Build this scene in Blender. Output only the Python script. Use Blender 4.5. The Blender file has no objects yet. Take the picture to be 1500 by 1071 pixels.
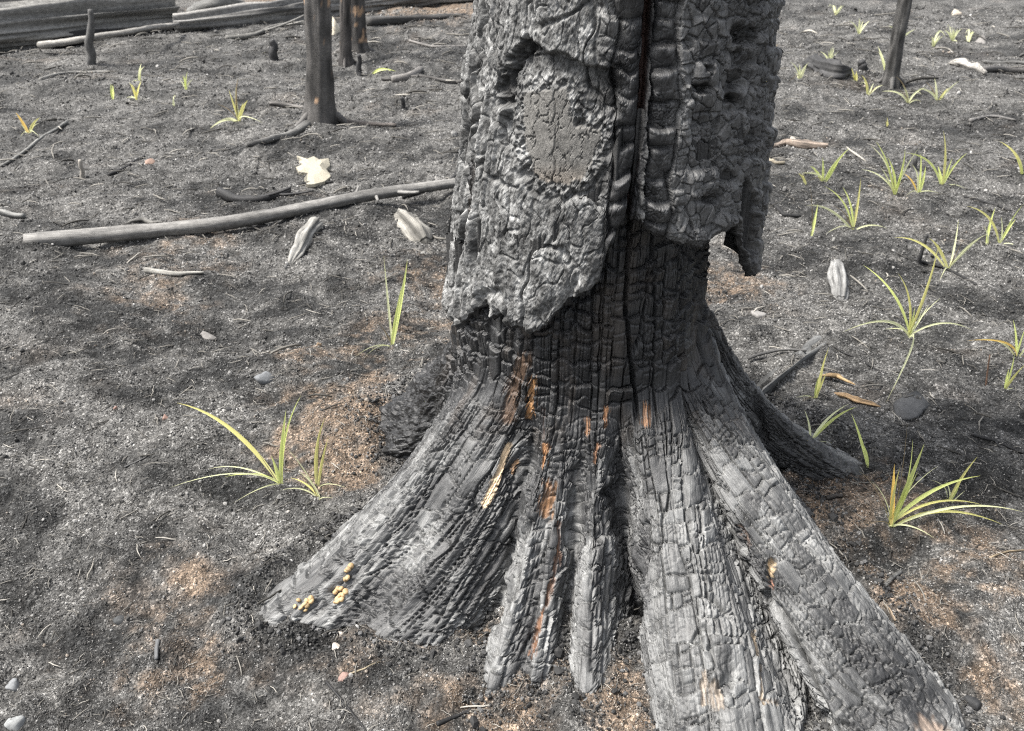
import bpy, math, numpy as np
from mathutils import Vector
R = math.radians
scene = bpy.context.scene
col = scene.collection

# ------------------------------------------------------------------ camera, sky, sun, exposure
CAM_H, PITCH, FPX = 1.5, R(30), 1248.0
cam = bpy.data.cameras.new('camera')
cam_o = bpy.data.objects.new('camera', cam); col.objects.link(cam_o)
cam_o.location = (0, 0, CAM_H); cam_o.rotation_euler = (math.pi/2 - PITCH, 0, 0)
cam.sensor_width = 36; cam.lens = 36*FPX/1500
cam.clip_start = .05; cam.clip_end = 2000
cam.dof.use_dof = True; cam.dof.focus_distance = 1.95; cam.dof.aperture_fstop = 7.5
scene.camera = cam_o

SUN_EL, SUN_AZ = R(60), R(-95)          # azimuth from +Y, clockwise: from the left
world = bpy.data.worlds.new('World'); scene.world = world; world.use_nodes = True
wn, wl = world.node_tree.nodes, world.node_tree.links; wn.clear()
sky = wn.new('ShaderNodeTexSky'); sky.sky_type = 'NISHITA'; sky.sun_disc = False
sky.sun_elevation = SUN_EL; sky.sun_rotation = SUN_AZ; sky.dust_density = 4; sky.air_density = 1.0
hs = wn.new('ShaderNodeHueSaturation'); hs.inputs['Saturation'].default_value = .30
bg = wn.new('ShaderNodeBackground'); bg.inputs[1].default_value = .052
wo = wn.new('ShaderNodeOutputWorld')
wl.new(sky.outputs[0], hs.inputs['Color']); wl.new(hs.outputs[0], bg.inputs[0]); wl.new(bg.outputs[0], wo.inputs[0])
sun = bpy.data.lights.new('sun', 'SUN'); sun.energy = 1.5; sun.angle = R(16); sun.color = (1, .955, .89)
sun_o = bpy.data.objects.new('sun', sun); col.objects.link(sun_o)
sd = Vector((math.cos(SUN_EL)*math.sin(SUN_AZ), math.cos(SUN_EL)*math.cos(SUN_AZ), math.sin(SUN_EL)))
sun_o.rotation_euler = (-sd).to_track_quat('-Z', 'Y').to_euler(); sun_o.location = (-3, -3, 8)
vs = scene.view_settings
vs.view_transform = 'Standard'; vs.look = 'None'; vs.gamma = 1; vs.use_curve_mapping = False
vs.exposure = 2.5
scene.cycles.use_denoising = False
scene.cycles.filter_width = 1.15

# ------------------------------------------------------------------ projection helpers
CP, SP = math.cos(PITCH), math.sin(PITCH)
def proj(X, Y, Z):
    d = Y*CP + (CAM_H-Z)*SP
    u = Y*SP + (Z-CAM_H)*CP
    return 750 + FPX*X/d, 535.5 - FPX*u/d, d
def ray(px, py):
    a, b = (px-750)/FPX, (535.5-py)/FPX
    return np.array([a, CP + b*SP, -SP + b*CP])
def on_z(px, py, z=0.0):
    r = ray(px, py); return np.array([0, 0, CAM_H]) + r*((z-CAM_H)/r[2])
def on_y(px, py, Y):
    r = ray(px, py); return np.array([0, 0, CAM_H]) + r*(Y/r[1])

# ------------------------------------------------------------------ noise
_TAB = np.random.default_rng(99).random(1 << 20).astype(np.float32)
def _h(ix, iy, seed):
    i = ((ix.astype(np.int32)+seed*37) & 1023); j = ((iy.astype(np.int32)+seed*91) & 1023)
    return _TAB[(i << 10) | j]
def vn(x, y, seed=0):
    x = np.asarray(x, np.float32); y = np.asarray(y, np.float32); x, y = np.broadcast_arrays(x, y)
    gx_, gy_ = np.floor(x), np.floor(y); fx, fy = x-gx_, y-gy_
    fx = fx*fx*(3-2*fx); fy = fy*fy*(3-2*fy)
    ix = gx_.astype(np.int32)+seed*37; iy = gy_.astype(np.int32)+seed*91
    i0, i1, j0, j1 = (ix & 1023) << 10, ((ix+1) & 1023) << 10, iy & 1023, (iy+1) & 1023
    a = _TAB[i0 | j0]; b = _TAB[i1 | j0]; c = _TAB[i0 | j1]; d = _TAB[i1 | j1]
    a = a+(b-a)*fx; c = c+(d-c)*fx
    return (a+(c-a)*fy)*2-1
def fbm(x, y, o=4, seed=0, g=.5):
    s = 0; a = 1; t = 0
    for k in range(o):
        s = s + a*vn(x*2.03**k + 17.3*k, y*2.03**k - 9.1*k, seed+k); t += a; a *= g
    return s/t
def voro(x, y, seed=0, jit=.9, cheb=False):
    x = np.asarray(x, np.float32); y = np.asarray(y, np.float32)
    ix, iy = np.floor(x), np.floor(y)
    f1 = np.full(x.shape, 9.); f2 = np.full(x.shape, 9.); cid = np.zeros(x.shape); ox = np.zeros(x.shape); oy = np.zeros(x.shape)
    for a in (-1, 0, 1):
        for b in (-1, 0, 1):
            cx, cy = ix+a, iy+b
            dx = cx + .5 + jit*(_h(cx, cy, seed)-.5) - x
            dy = cy + .5 + jit*(_h(cx, cy, seed+77)-.5) - y
            d = np.maximum(abs(dx), abs(dy)) if cheb else np.sqrt(dx*dx+dy*dy)
            m = d < f1
            f2 = np.where(m, f1, np.minimum(f2, d))
            f1 = np.where(m, d, f1); ox = np.where(m, dx, ox); oy = np.where(m, dy, oy)
            cid = np.where(m, _h(cx, cy, seed+191), cid)
    return f1, f2, cid, ox, oy
def cells1(c, key, seed, jit):
    k = np.floor(c); b0 = k + jit*(_h(k, key, seed)-.5); b1 = k+1+jit*(_h(k+1, key, seed)-.5)
    lo, hi = c < b0, c >= b1
    k = np.where(lo, k-1, np.where(hi, k+1, k))
    b0 = k + jit*(_h(k, key, seed)-.5); b1 = k+1+jit*(_h(k+1, key, seed)-.5)
    t = (c-b0)/(b1-b0)
    return k, np.minimum(c-b0, b1-c), t*2-1, np.where(t < .5, k, k+1)
def brick(x, y, w, h, seed, warp=.25):
    """columns along y, each broken by its own cross cracks; returns edge distances in metres, cell id, local coordinates, id of nearest column line"""
    c = x/w + warp*fbm(x/w*.45, y/h*.3, 2, seed+1)
    k, ex, lx, line = cells1(c, 0*c, seed+2, .7)
    r = y/h*(.75+.5*_h(k, 0*k, seed+3)) + 9.7*_h(k, 0*k+5, seed+4) + .4*fbm(c*1.1, y/h*.9, 2, seed+5)
    q, ey, ly, _ = cells1(r, k, seed+6, .75)
    return ex*w, ey*h, _h(k, q, seed+7), lx, ly, line
def ss(a, b, x):
    t = np.clip((x-a)/(b-a), 0, 1); return t*t*(3-2*t)
def gsm(A, sig, axis=0, wrap=False):
    n = max(1, int(3*sig)); k = np.exp(-.5*(np.arange(-n, n+1)/sig)**2); k /= k.sum()
    A = np.moveaxis(A, axis, 0)
    Pd = np.concatenate([A[-n:], A, A[:n]]) if wrap else np.concatenate([np.repeat(A[:1], n, 0), A, np.repeat(A[-1:], n, 0)])
    o = np.zeros_like(A)
    for i, w in enumerate(k): o += w*Pd[i:i+len(A)]
    return np.moveaxis(o, 0, axis)
def seg_d(u, v, pts):
    d = np.full(np.shape(u), 1e9)
    for (ax, ay), (bx, by) in zip(pts[:-1], pts[1:]):
        L = (bx-ax)**2+(by-ay)**2 + 1e-9
        t = np.clip(((u-ax)*(bx-ax)+(v-ay)*(by-ay))/L, 0, 1)
        d = np.minimum(d, np.hypot(u-ax-t*(bx-ax), v-ay-t*(by-ay)))
    return d
def poly_sd(u, v, pts):                                # signed distance, positive inside
    ins = np.zeros(np.shape(u), bool); n = len(pts)
    for i in range(n):
        (x0, y0), (x1, y1) = pts[i], pts[(i+1) % n]
        if y0 == y1: continue
        ins ^= ((y0 > v) != (y1 > v)) & (u < (x1-x0)*(v-y0)/(y1-y0)+x0)
    d = seg_d(u, v, list(pts)+[pts[0]])
    return np.where(ins, d, -d)
rng = np.random.default_rng(7)

# ------------------------------------------------------------------ mesh helpers
def mk(name, V, F, mat, parent=None, smooth=True, colr=None, grain=None, N=None, link=True):
    V = np.asarray(V, np.float32); F = F if isinstance(F, list) else [F]
    F = [np.asarray(f, np.int32) for f in F if len(f)]
    me = bpy.data.meshes.new(name)
    me.vertices.add(len(V)); me.vertices.foreach_set('co', V.ravel())
    if F:
        li = np.concatenate([f.ravel() for f in F])
        tot = np.concatenate([np.full(len(f), f.shape[1], np.int32) for f in F])
        st = np.concatenate([[0], np.cumsum(tot)[:-1]]).astype(np.int32)
        me.loops.add(len(li)); me.loops.foreach_set('vertex_index', li)
        me.polygons.add(len(tot)); me.polygons.foreach_set('loop_start', st)
        me.polygons.foreach_set('use_smooth', np.full(len(tot), smooth))
    if colr is not None:
        c = np.asarray(colr, np.float32)
        if c.ndim == 1: c = np.tile(c, (len(V), 1))
        if c.shape[1] == 3: c = np.concatenate([c, np.ones((len(c), 1), np.float32)], 1)
        me.attributes.new('col', 'FLOAT_COLOR', 'POINT').data.foreach_set('color', np.ascontiguousarray(c).ravel())
    if grain is not None:
        me.attributes.new('grain', 'FLOAT_VECTOR', 'POINT').data.foreach_set('vector', np.ascontiguousarray(grain, np.float32).ravel())
    me.update(calc_edges=True); me.validate()
    if N is not None and len(N) == len(me.vertices): me.normals_split_custom_set_from_vertices(np.asarray(N, np.float32))
    if mat: me.materials.append(mat)
    o = bpy.data.objects.new(name, me)
    if link: col.objects.link(o)
    if parent: o.parent = parent
    return o
def tag(o, label, cat=None, group=None, kind=None):
    if label: o['label'] = label
    if cat: o['category'] = cat
    if group: o['group'] = group
    if kind: o['kind'] = kind
    return o
def thing(name, loc, label, cat, group=None):
    e = bpy.data.objects.new(name, None); e.empty_display_size = .05; col.objects.link(e)
    e.location = loc; return tag(e, label, cat, group)
def grid_faces(n, m, wrap=False):
    a = np.arange(n*m).reshape(n, m)
    if wrap: a = np.concatenate([a, a[:1]])
    return np.stack([a[:-1, :-1], a[1:, :-1], a[1:, 1:], a[:-1, 1:]], -1).reshape(-1, 4)
def sub_mesh(name, V, F, sel, mat, parent, colr, grain, N):
    f = F[sel]; u, inv = np.unique(f, return_inverse=True)
    return mk(name, V[u], inv.reshape(f.shape), mat, parent, True, colr[u], grain[u], N[u])
def grid_normals(P, wrap=False):
    if wrap: di = np.roll(P, -1, 0)-np.roll(P, 1, 0)
    else: di = np.gradient(P, axis=0)
    dj = np.gradient(P, axis=1)
    n = np.cross(di, dj); n /= np.linalg.norm(n, axis=-1, keepdims=True)+1e-12
    return n

# ------------------------------------------------------------------ materials
def nmat(name, rough=.6, spec=.4):
    m = bpy.data.materials.new(name); m.use_nodes = True
    nt = m.node_tree; p = nt.nodes['Principled BSDF']
    p.inputs['Roughness'].default_value = rough; p.inputs['Specular IOR Level'].default_value = spec
    return m, nt.nodes, nt.links, p
def noise(nodes, links, vec, scale, detail=4, rough=.6):
    n = nodes.new('ShaderNodeTexNoise'); n.inputs['Scale'].default_value = scale
    n.inputs['Detail'].default_value = detail; n.inputs['Roughness'].default_value = rough
    if vec: links.new(vec, n.inputs['Vector'])
    return n.outputs['Fac']
def ramp(nodes, links, fac, stops):
    r = nodes.new('ShaderNodeValToRGB'); e = r.color_ramp.elements
    while len(e) < len(stops): e.new(.5)
    for k, (p, c) in enumerate(stops):
        e[k].position = p; e[k].color = (c, c, c, 1) if not hasattr(c, '__len__') else (*c, 1)
    links.new(fac, r.inputs[0]); return r.outputs[0]
def math_n(nodes, links, op, a, b):
    n = nodes.new('ShaderNodeMath'); n.operation = op
    for k, x in enumerate((a, b)):
        if isinstance(x, (int, float)): n.inputs[k].default_value = x
        else: links.new(x, n.inputs[k])
    return n.outputs[0]
def mulc(nodes, links, c, f):
    n = nodes.new('ShaderNodeMix'); n.data_type = 'RGBA'; n.blend_type = 'MULTIPLY'; n.inputs[0].default_value = 1
    links.new(c, n.inputs[6]); links.new(f, n.inputs[7]); return n.outputs[2]
def wood_mat(name, rough, spec, gx, gy, bump=.5, dist=.002, var=(.55, 1.5), fine=350):
    m, nd, lk, p = nmat(name, rough, spec)
    a = nd.new('ShaderNodeAttribute'); a.attribute_name = 'col'
    g = nd.new('ShaderNodeAttribute'); g.attribute_name = 'grain'
    mp = nd.new('ShaderNodeMapping'); mp.inputs['Scale'].default_value = (gx, gy, 1); lk.new(g.outputs['Vector'], mp.inputs['Vector'])
    tc = nd.new('ShaderNodeTexCoord')
    n1 = noise(nd, lk, mp.outputs[0], 1, 5, .65)
    n2 = noise(nd, lk, tc.outputs['Object'], fine, 3, .7)
    n3 = noise(nd, lk, tc.outputs['Object'], 28, 5, .65)
    c = mulc(nd, lk, a.outputs['Color'], ramp(nd, lk, n1, [(.3, var[0]), (.7, var[1])]))
    c = mulc(nd, lk, c, ramp(nd, lk, n3, [(.3, .72), (.7, 1.3)]))
    lk.new(c, p.inputs['Base Color'])
    rr = ramp(nd, lk, n3, [(.3, rough-.1), (.7, rough+.15)]); lk.new(rr, p.inputs['Roughness'])
    h = math_n(nd, lk, 'ADD', n1, math_n(nd, lk, 'MULTIPLY', n2, .6))
    b = nd.new('ShaderNodeBump'); b.inputs['Strength'].default_value = bump; b.inputs['Distance'].default_value = dist
    lk.new(h, b.inputs['Height']); lk.new(b.outputs[0], p.inputs['Normal'])
    return m
M_char = wood_mat('charred_wood', .44, .5, 330, 26, .7, .0022)
M_bark = wood_mat('burnt_bark', .62, .4, 220, 120, .8, .0025, fine=420)
M_log = wood_mat('weathered_wood', .65, .35, 260, 14, .6, .003)
def plain_mat(name, rough=.7, spec=.3, scale=120, bump=.4, var=(.7, 1.3)):
    m, nd, lk, p = nmat(name, rough, spec)
    a = nd.new('ShaderNodeAttribute'); a.attribute_name = 'col'
    tc = nd.new('ShaderNodeTexCoord'); n = noise(nd, lk, tc.outputs['Object'], scale, 5, .65)
    lk.new(mulc(nd, lk, a.outputs['Color'], ramp(nd, lk, n, [(.3, var[0]), (.7, var[1])])), p.inputs['Base Color'])
    b = nd.new('ShaderNodeBump'); b.inputs['Strength'].default_value = bump; b.inputs['Distance'].default_value = .003
    lk.new(n, b.inputs['Height']); lk.new(b.outputs[0], p.inputs['Normal'])
    return m
M_stone = plain_mat('stone', .75, .3)
M_fungus = plain_mat('fungus', .6, .35, 300, .3, (.8, 1.15))
def leaf_mat():
    m, nd, lk, p = nmat('grass_blade', .45, .4)
    a = nd.new('ShaderNodeAttribute'); a.attribute_name = 'col'
    lk.new(a.outputs['Color'], p.inputs['Base Color'])
    t = nd.new('ShaderNodeBsdfTranslucent'); lk.new(a.outputs['Color'], t.inputs['Color'])
    x = nd.new('ShaderNodeMixShader'); x.inputs[0].default_value = .45
    lk.new(p.outputs[0], x.inputs[1]); lk.new(t.outputs[0], x.inputs[2]); lk.new(x.outputs[0], nd['Material Output'].inputs[0])
    return m
M_leaf = leaf_mat()
def grain_mat():
    m, nd, lk, p = nmat('loose_grit', .75, .3)
    a = nd.new('ShaderNodeAttribute'); a.attribute_type = 'INSTANCER'; a.attribute_name = 'tint'
    lk.new(a.outputs['Color'], p.inputs['Base Color']); return m
M_grit = grain_mat()
def ground_mat():
    m, nd, lk, p = nmat('burnt_soil', .85, .2)
    a = nd.new('ShaderNodeAttribute'); a.attribute_name = 'col'
    tc = nd.new('ShaderNodeTexCoord'); O = tc.outputs['Object']
    n1 = noise(nd, lk, O, 34, 5, .72); n2 = noise(nd, lk, O, 190, 3, .75)
    v = nd.new('ShaderNodeTexVoronoi'); v.inputs['Scale'].default_value = 150; lk.new(O, v.inputs['Vector'])
    sp = nd.new('ShaderNodeSeparateColor'); lk.new(v.outputs['Color'], sp.inputs[0])
    c = mulc(nd, lk, a.outputs['Color'], ramp(nd, lk, n1, [(.32, .35), (.68, 1.7)]))
    c = mulc(nd, lk, c, ramp(nd, lk, n2, [(.36, .45), (.64, 1.65)]))
    c = mulc(nd, lk, c, ramp(nd, lk, sp.outputs[0], [(.0, .65), (.7, 1.0), (.88, 1.3), (.98, 2.4)]))
    lk.new(c, p.inputs['Base Color'])
    h = math_n(nd, lk, 'ADD', math_n(nd, lk, 'MULTIPLY', n1, 2.2), math_n(nd, lk, 'ADD', n2, math_n(nd, lk, 'MULTIPLY', v.outputs['Distance'], -.5)))
    b = nd.new('ShaderNodeBump'); b.inputs['Strength'].default_value = 1; b.inputs['Distance'].default_value = .008
    lk.new(h, b.inputs['Height']); lk.new(b.outputs[0], p.inputs['Normal'])
    return m
M_ground = ground_mat()

# ------------------------------------------------------------------ ground
TREE = np.array([.172, 2.0])
TAN = [(480, 640, .16, 1.0), (505, 580, .12, .9), (560, 500, .16, .6), (640, 400, .3, .35), (1230, 745, .16, .75), (1180, 720, .08, .8), (1440, 840, .2, .5),
       (275, 850, .08, .55), (300, 960, .12, .4), (190, 1000, .08, .4), (640, 985, .12, .5), (760, 1020, .14, .6), (900, 1020, .1, .8),
       (1060, 410, .25, .5), (1450, 985, .14, .6), (1330, 900, .1, .5), (250, 420, .3, .3), (450, 520, .12, .5), (420, 12, 1.0, 1.0), (650, 10, 1.2, .8),
       (545, 640, .08, .9), (270, 350, .3, .3), (700, 930, .05, .7), (1420, 930, .12, .4), (520, 690, .06, .9), (420, 590, .1, .3)]
TAN += [(515, 620, .15, 1.0), (470, 670, .12, 1.0), (540, 560, .10, .8), (230, 900, .25, .22), (650, 1010, .3, .35), (1350, 850, .3, .25), (1450, 1000, .25, .4), (560, 560, .25, .4), (620, 470, .3, .25), (1280, 760, .18, .55), (1230, 740, .12, .8)]
TANW = [(*on_z(a, b)[:2], r, w) for a, b, r, w in TAN]
MOUND = [(600, 620, .12, -.035), (520, 600, .12, .03), (250, 400, .25, .035), (430, 560, .22, .03), (490, 650, .16, .03), (10, 380, .22, .07), (1250, 78, .5, .12), (330, 480, .2, -.025), (150, 640, .2, .02),
         (480, 905, .09, -.035), (1430, 870, .22, .03), (1250, 760, .2, .02), (1180, 500, .25, .03), (600, 440, .2, .02), (710, 900, .07, -.02), (940, 900, .06, -.03)]
MOUNDW = [(*on_z(a, b)[:2], r, w) for a, b, r, w in MOUND]
OUTL = []
def gh(x, y):
    x = np.asarray(x, float); y = np.asarray(y, float); x, y = np.broadcast_arrays(x, y)
    h = .055*fbm(x/1.0, y/.8, 3, 5) + .048*fbm(x/.26, y/.2, 3, 11) + .019*fbm(x/.065, y/.055, 3, 21, .6)
    far = ss(3, 7, y); h = h + far*(.06*fbm(x/1.6, y/.9, 3, 31) + .03*vn(x/.5, y/.3, 32))
    for cx, cy, r, a in MOUNDW:
        h = h + a*np.exp(-((x-cx)**2+(y-cy)**2)/(r*r))
    m = (abs(x-.2) < 1.1) & (abs(y-1.7) < .95)
    if OUTL and m.any():
        xm, ym = x[m], y[m]; d = seg_d(xm, ym, OUTL)
        h = np.array(h); h[m] = h[m] + .026*np.exp(-(d/.055)**2)*(.6+.9*fbm(xm/.07, ym/.07, 2, 33))
    return h - .012
# (waist angle, photo pixel of ground contact, flare start height, flare exponent)
OUT = [(-142, None, .48, .34, 1.8), (-128, (612, 562), None, .40, 1.1), (-108, (548, 602), None, .42, 1.5), (-93, (562, 668), None, .42, 1.5), (-80, (646, 694), None, .38, 1.6),
       (-69, (505, 762), None, .38, 1.9), (-60, (395, 848), None, .40, 1.85), (-54, (345, 918), None, .42, 1.9), (-49, (450, 918), None, .45, 1.55), (-44, (508, 915), None, .45, 1.75), (-38, (558, 946), None, .45, 1.5),
       (-30, (640, 942), None, .44, 1.4), (-24.5, (697, 905), None, .44, 1.5), (-20.5, (733, 885), None, .44, 1.75), (-17, (698, 972), None, .44, 1.75), (-14, (710, 1030), None, .44, 1.75), (-11, (757, 990), None, .44, 1.65),
       (-8.5, (779, 988), None, .43, 1.5), (-6.5, (770, 1005), None, .43, 1.6), (-3.5, (802, 990), None, .43, 1.6), (-.8, (829, 925), None, .43, 1.75), (2.2, (834, 985), None, .43, 1.5), (5.5, (858, 1058), None, .43, 1.7), (8.5, (897, 985), None, .43, 1.4),
       (13, (936, 880), None, .43, 1.9), (18, (952, 1000), None, .43, 1.45), (22, (965, 1090), None, .43, 1.3), (27, (1010, 1150), None, .43, 1.25), (33, (1100, 1175), None, .44, 1.2), (38, (1185, 1150), None, .44, 1.25),
       (42.5, (1182, 985), None, .44, 1.7), (46.5, (1250, 1130), None, .45, 1.3), (51, (1350, 1140), None, .46, 1.25), (56, (1440, 1105), None, .47, 1.25), (61, (1408, 1035), None, .47, 1.3), (66, (1330, 948), None, .48, 1.35),
       (71.5, (1245, 835), None, .50, 1.4), (77, (1185, 740), None, .52, 1.5), (83, (1150, 695), None, .54, 1.7), (89, (1215, 716), None, .55, 1.7), (95, (1322, 728), None, .56, 1.9), (101, (1290, 688), None, .56, 1.9),
       (108, (1185, 632), None, .54, 1.7), (118, (1135, 596), None, .50, 1.7), (133, None, .50, .45, 1.8), (155, None, .75, .42, 1.7), (175, None, .50, .40, 1.8), (195, None, .8, .38, 1.7), (207, None, .6, .36, 1.8)]
OUTL = [tuple(on_z(*q_[1])[:2]) for q_ in OUT if q_[1]]
def tanmask(x, y):
    x = np.asarray(x, float); y = np.asarray(y, float); t = np.zeros(np.broadcast(x, y).shape)
    for cx, cy, r, w in TANW:
        t = np.maximum(t, w*np.exp(-((x-cx)**2+(y-cy)**2)/(r*r)))
    n = fbm(x/.12, y/.1, 5, 41, .65)
    t = ss(.05, 1.0, t*1.05 + 1.0*n*np.minimum(1, t*2.2+.22)+.5*vn(x/.03, y/.026, 46)*np.minimum(1, t*2+.1))
    return np.clip(t + .25*ss(.3, .8, fbm(x/.35, y/.3, 4, 45)), 0, 1)
def graded(lo, f0, f1, hi, d, g, gl=None):
    a = list(np.arange(f0, f1, d)); s = d
    while a[-1] < hi: s *= g; a.append(a[-1]+s)
    s = d; b = []
    x = f0
    while x > lo: s *= gl or g; x -= s; b.append(x)
    return np.array(b[::-1]+a)
gx = graded(-250, -1.5, 1.7, 250, .011, 1.05); gy = graded(-60, .95, 2.9, 300, .011, 1.022, 1.1)
GX, GY = np.meshgrid(gx, gy, indexing='ij')
GZ = gh(GX, GY)
tm = tanmask(GX, GY)
def soilv(x, y): return np.clip(.5+.42*fbm(x/.4, y/.22, 4, 51)+.42*fbm(x/.085, y/.07, 3, 52, .6), 0, 1)
br = soilv(GX, GY)
cA = np.array([.026, .0265, .0265]); cB = np.array([.125, .123, .118]); cT = np.array([.165, .124, .091])
gc = cA + (cB-cA)*ss(.2, .8, br)[..., None]
gc = gc + (cT-gc)*(.85*tm)[..., None]
ground = mk('ground', np.stack([GX, GY, GZ], -1).reshape(-1, 3), grid_faces(*GX.shape), M_ground, colr=gc.reshape(-1, 3))
tag(ground, 'grey burnt forest soil strewn with ash and grit', kind='structure')
def gp(px, py, dz=0.0):
    p = on_z(px, py)
    for _ in range(3):
        p = on_z(px, py, float(gh(p[0], p[1])))
    p = p.copy(); p[2] += dz; return p

# ------------------------------------------------------------------ hero tree: charred wood and roots
tree = thing('burnt_tree', (TREE[0], TREE[1], 0), 'huge burnt tree trunk with spreading charred roots and hanging bark', 'tree')
T0 = np.array([TREE[0], TREE[1], 0.])
kp, kx, ky, kz, ke = [], [], [], [], []
for a, pxy, rad, zw, ex in OUT:
    if pxy: g = on_z(*pxy)[:2]
    else: g = TREE + rad*np.array([math.sin(R(a)), -math.cos(R(a))])
    kp.append(a); kx.append(g[0]); ky.append(g[1]); kz.append(zw); ke.append(ex)
kp, kx, ky, kz, ke = map(np.array, (kp, kx, ky, kz, ke))
def per(a): return np.concatenate([a[-1:], a, a[:1]])
kpp = np.concatenate([[kp[-1]-360], kp, [kp[0]+360]])
fine = np.linspace(-142, 218, 7201)[:-1]
fx, fy, fz, fe = [np.interp(fine, kpp, per(k)) for k in (kx, ky, kz, ke)]
fx, fy = gsm(fx, 16, wrap=True), gsm(fy, 16, wrap=True); fz, fe = gsm(fz, 40, wrap=True), gsm(fe, 30, wrap=True)
dw = .33*R(.05)*np.ones_like(fine); dg = np.hypot(np.gradient(fx), np.gradient(fy))
wgt = .55*dw + .26*dg; wgt[(fine > 13) & (fine < 83)] *= 1.7; wgt[(fine > 124)] *= .12; wgt[fine < -132] *= .3
cum = np.cumsum(wgt); NC = 1180
phi = np.interp((np.arange(NC)+.5)/NC*cum[-1], cum, fine)
cx, cy, cz, ce = [np.interp(phi, fine, k) for k in (fx, fy, fz, fe)]
dirx, diry = np.sin(np.radians(phi)), -np.cos(np.radians(phi))
NR = 505
ZT = .96
P = np.zeros((NC, NR, 3)); HH = np.zeros((NC, NR))
def waist_r(z): return np.interp(z, [0, .35, .5, .65, .8, 1.0], [.36, .335, .322, .312, .30, .285])
hq = np.linspace(0, 1, 140)
for i in range(NC):
    z1 = np.linspace(ZT, cz[i], 60)[:-1]; r1 = waist_r(z1)
    w = waist_r(cz[i]); wx, wy = TREE[0]+dirx[i]*w, TREE[1]+diry[i]*w
    px_, py_ = wx+(cx[i]-wx)*hq, wy+(cy[i]-wy)*hq
    zz = (cz[i]-.014)*(1-hq)**ce[i] + .014*(1-hq**6)
    L = math.hypot(cx[i]-wx, cy[i]-wy)+1e-6
    qx = cx[i] + (cx[i]-wx)/L*.02*np.linspace(0, 1, 12)[1:]; qy = cy[i] + (cy[i]-wy)/L*.02*np.linspace(0, 1, 12)[1:]
    X = np.concatenate([TREE[0]+dirx[i]*r1, px_, qx]); Y = np.concatenate([TREE[1]+diry[i]*r1, py_, qy])
    Z = np.concatenate([z1, zz, -np.linspace(0, .12, 12)[1:]]); Hh = np.concatenate([z1*0, hq, np.ones(11)])
    s = np.concatenate([[0], np.cumsum(np.sqrt(np.diff(X)**2+np.diff(Y)**2+np.diff(Z)**2))])
    t = np.linspace(0, s[-1], NR)
    P[i, :, 0], P[i, :, 1], P[i, :, 2], HH[i] = np.interp(t, s, X), np.interp(t, s, Y), np.interp(t, s, Z), np.interp(t, s, Hh)
P = gsm(P, 12, 1); P = gsm(P, 1.5, 0, True)
S = np.concatenate([np.zeros((NC, 1)), np.cumsum(np.linalg.norm(np.diff(P, axis=1), axis=-1), 1)], 1)
dB = np.linalg.norm(P-np.roll(P, 1, 0), axis=-1)
B = np.cumsum(dB, 0)
ROOTS = [(-142, -80, 'crumbling black root stub on the far left'), (-80, -21, 'long grey cracked root with fungi near its tip'), (-21, -8.5, 'short steep finger root with pale grey face'),
         (-8.5, -.8, 'thin finger root beside a rotten brown seam'), (-.8, 13, 'narrow pale root between two black hollows'), (13, 42.5, 'broad grey buttress root running to the bottom edge'),
         (42.5, 83, 'long straight root reaching to the lower right'), (83, 128, 'low dark root lying behind on the right'), (128, 230, None)]
rid = np.zeros(NC, int)
for k, (a, b, _) in enumerate(ROOTS): rid[(phi >= a) & (phi < b)] = k
for k, (a, b, _) in enumerate(ROOTS):                       # across-grain coordinate measured from each root's middle
    ii = np.where(rid == k)[0]; B[ii] = B[ii] - B[ii[len(ii)//2]] + 3.7*k
U0, V0, D0 = proj(P[..., 0], P[..., 1], P[..., 2])
N = grid_normals(P, True)
if np.mean(N[:, 20, 0]*dirx+N[:, 20, 1]*diry) < 0: N = -N
PH = phi[:, None]+0*S
wr = ss(.02, .14, HH)                                       # 0 on the trunk, 1 on the roots
bw = ss(-140, -125, PH)*(1-ss(-90, -80, PH))*ss(.0, .15, HH)  # crumbly black stub
# long grooves
ang = np.radians(PH)*.33
groove = vn(B/.035+9, S/.5, 61)*.55 + vn(B/.016, S/.3, 62)*.3
lump = fbm(B/.11, S/.16, 3, 63)
disp = .009*groove*(.4+.6*wr) + .012*lump*wr
disp *= 1-ss(.93, 1, HH)*.5
# alligator char
ex, ey, cid, lx, ly, line = brick(B, S, .027, .034, 200)
exB, eyB, cidB, lxB, lyB, lnB = brick(B, S, .048, .058, 300, .4)
whole = cidB > .60
ex = np.where(whole, exB, np.minimum(ex, exB)); ey = np.where(whole, eyB, np.minimum(ey, eyB)); cid = np.where(whole, (cidB-.6)/.4, cid); lx = np.where(whole, lxB, lx); ly = np.where(whole, lyB, ly)
str_c = .35+.65*_h(line, np.floor(S/.22), 211); str_r = .45+.55*_h(np.floor(B/.05), np.floor(S/.05), 212)
ckx = (1-ss(.0003, .0024, ex))*str_c; cky = (1-ss(.0003, .0022, ey))*str_r
cr_root = -.0115*np.maximum(ckx, .8*cky) + .0040*(cid-.5) - .0030*ly*(.2+cid) + .0022*(1-lx**4)*(1-ly**4)
ex2, ey2, cid2, _, _, _ = brick(B, S, .0125, .019, 220)
cr_root += -.0034*np.maximum(1-ss(.0003, .0022, ex2), 1-ss(.0003, .0022, ey2))*ss(-.25, .3, vn(B/.06, S/.06, 78)) + .0012*(cid2-.5)
fiss = 1-ss(0, .06, abs(vn(B/.05+.3*vn(B/.05, S/.05, 80), S/.3, 81)))
cr_root += -.012*fiss*ss(-.2, .3, vn(B/.2, S/.2, 82)+.1)
A = ang
wex, wey, wid, wlx, wly, wline = brick(A, S, .032, .038, 240, .15)
vex, vey, vid, _, _, _ = brick(A, S, .0105, .030, 260, .2)
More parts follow.
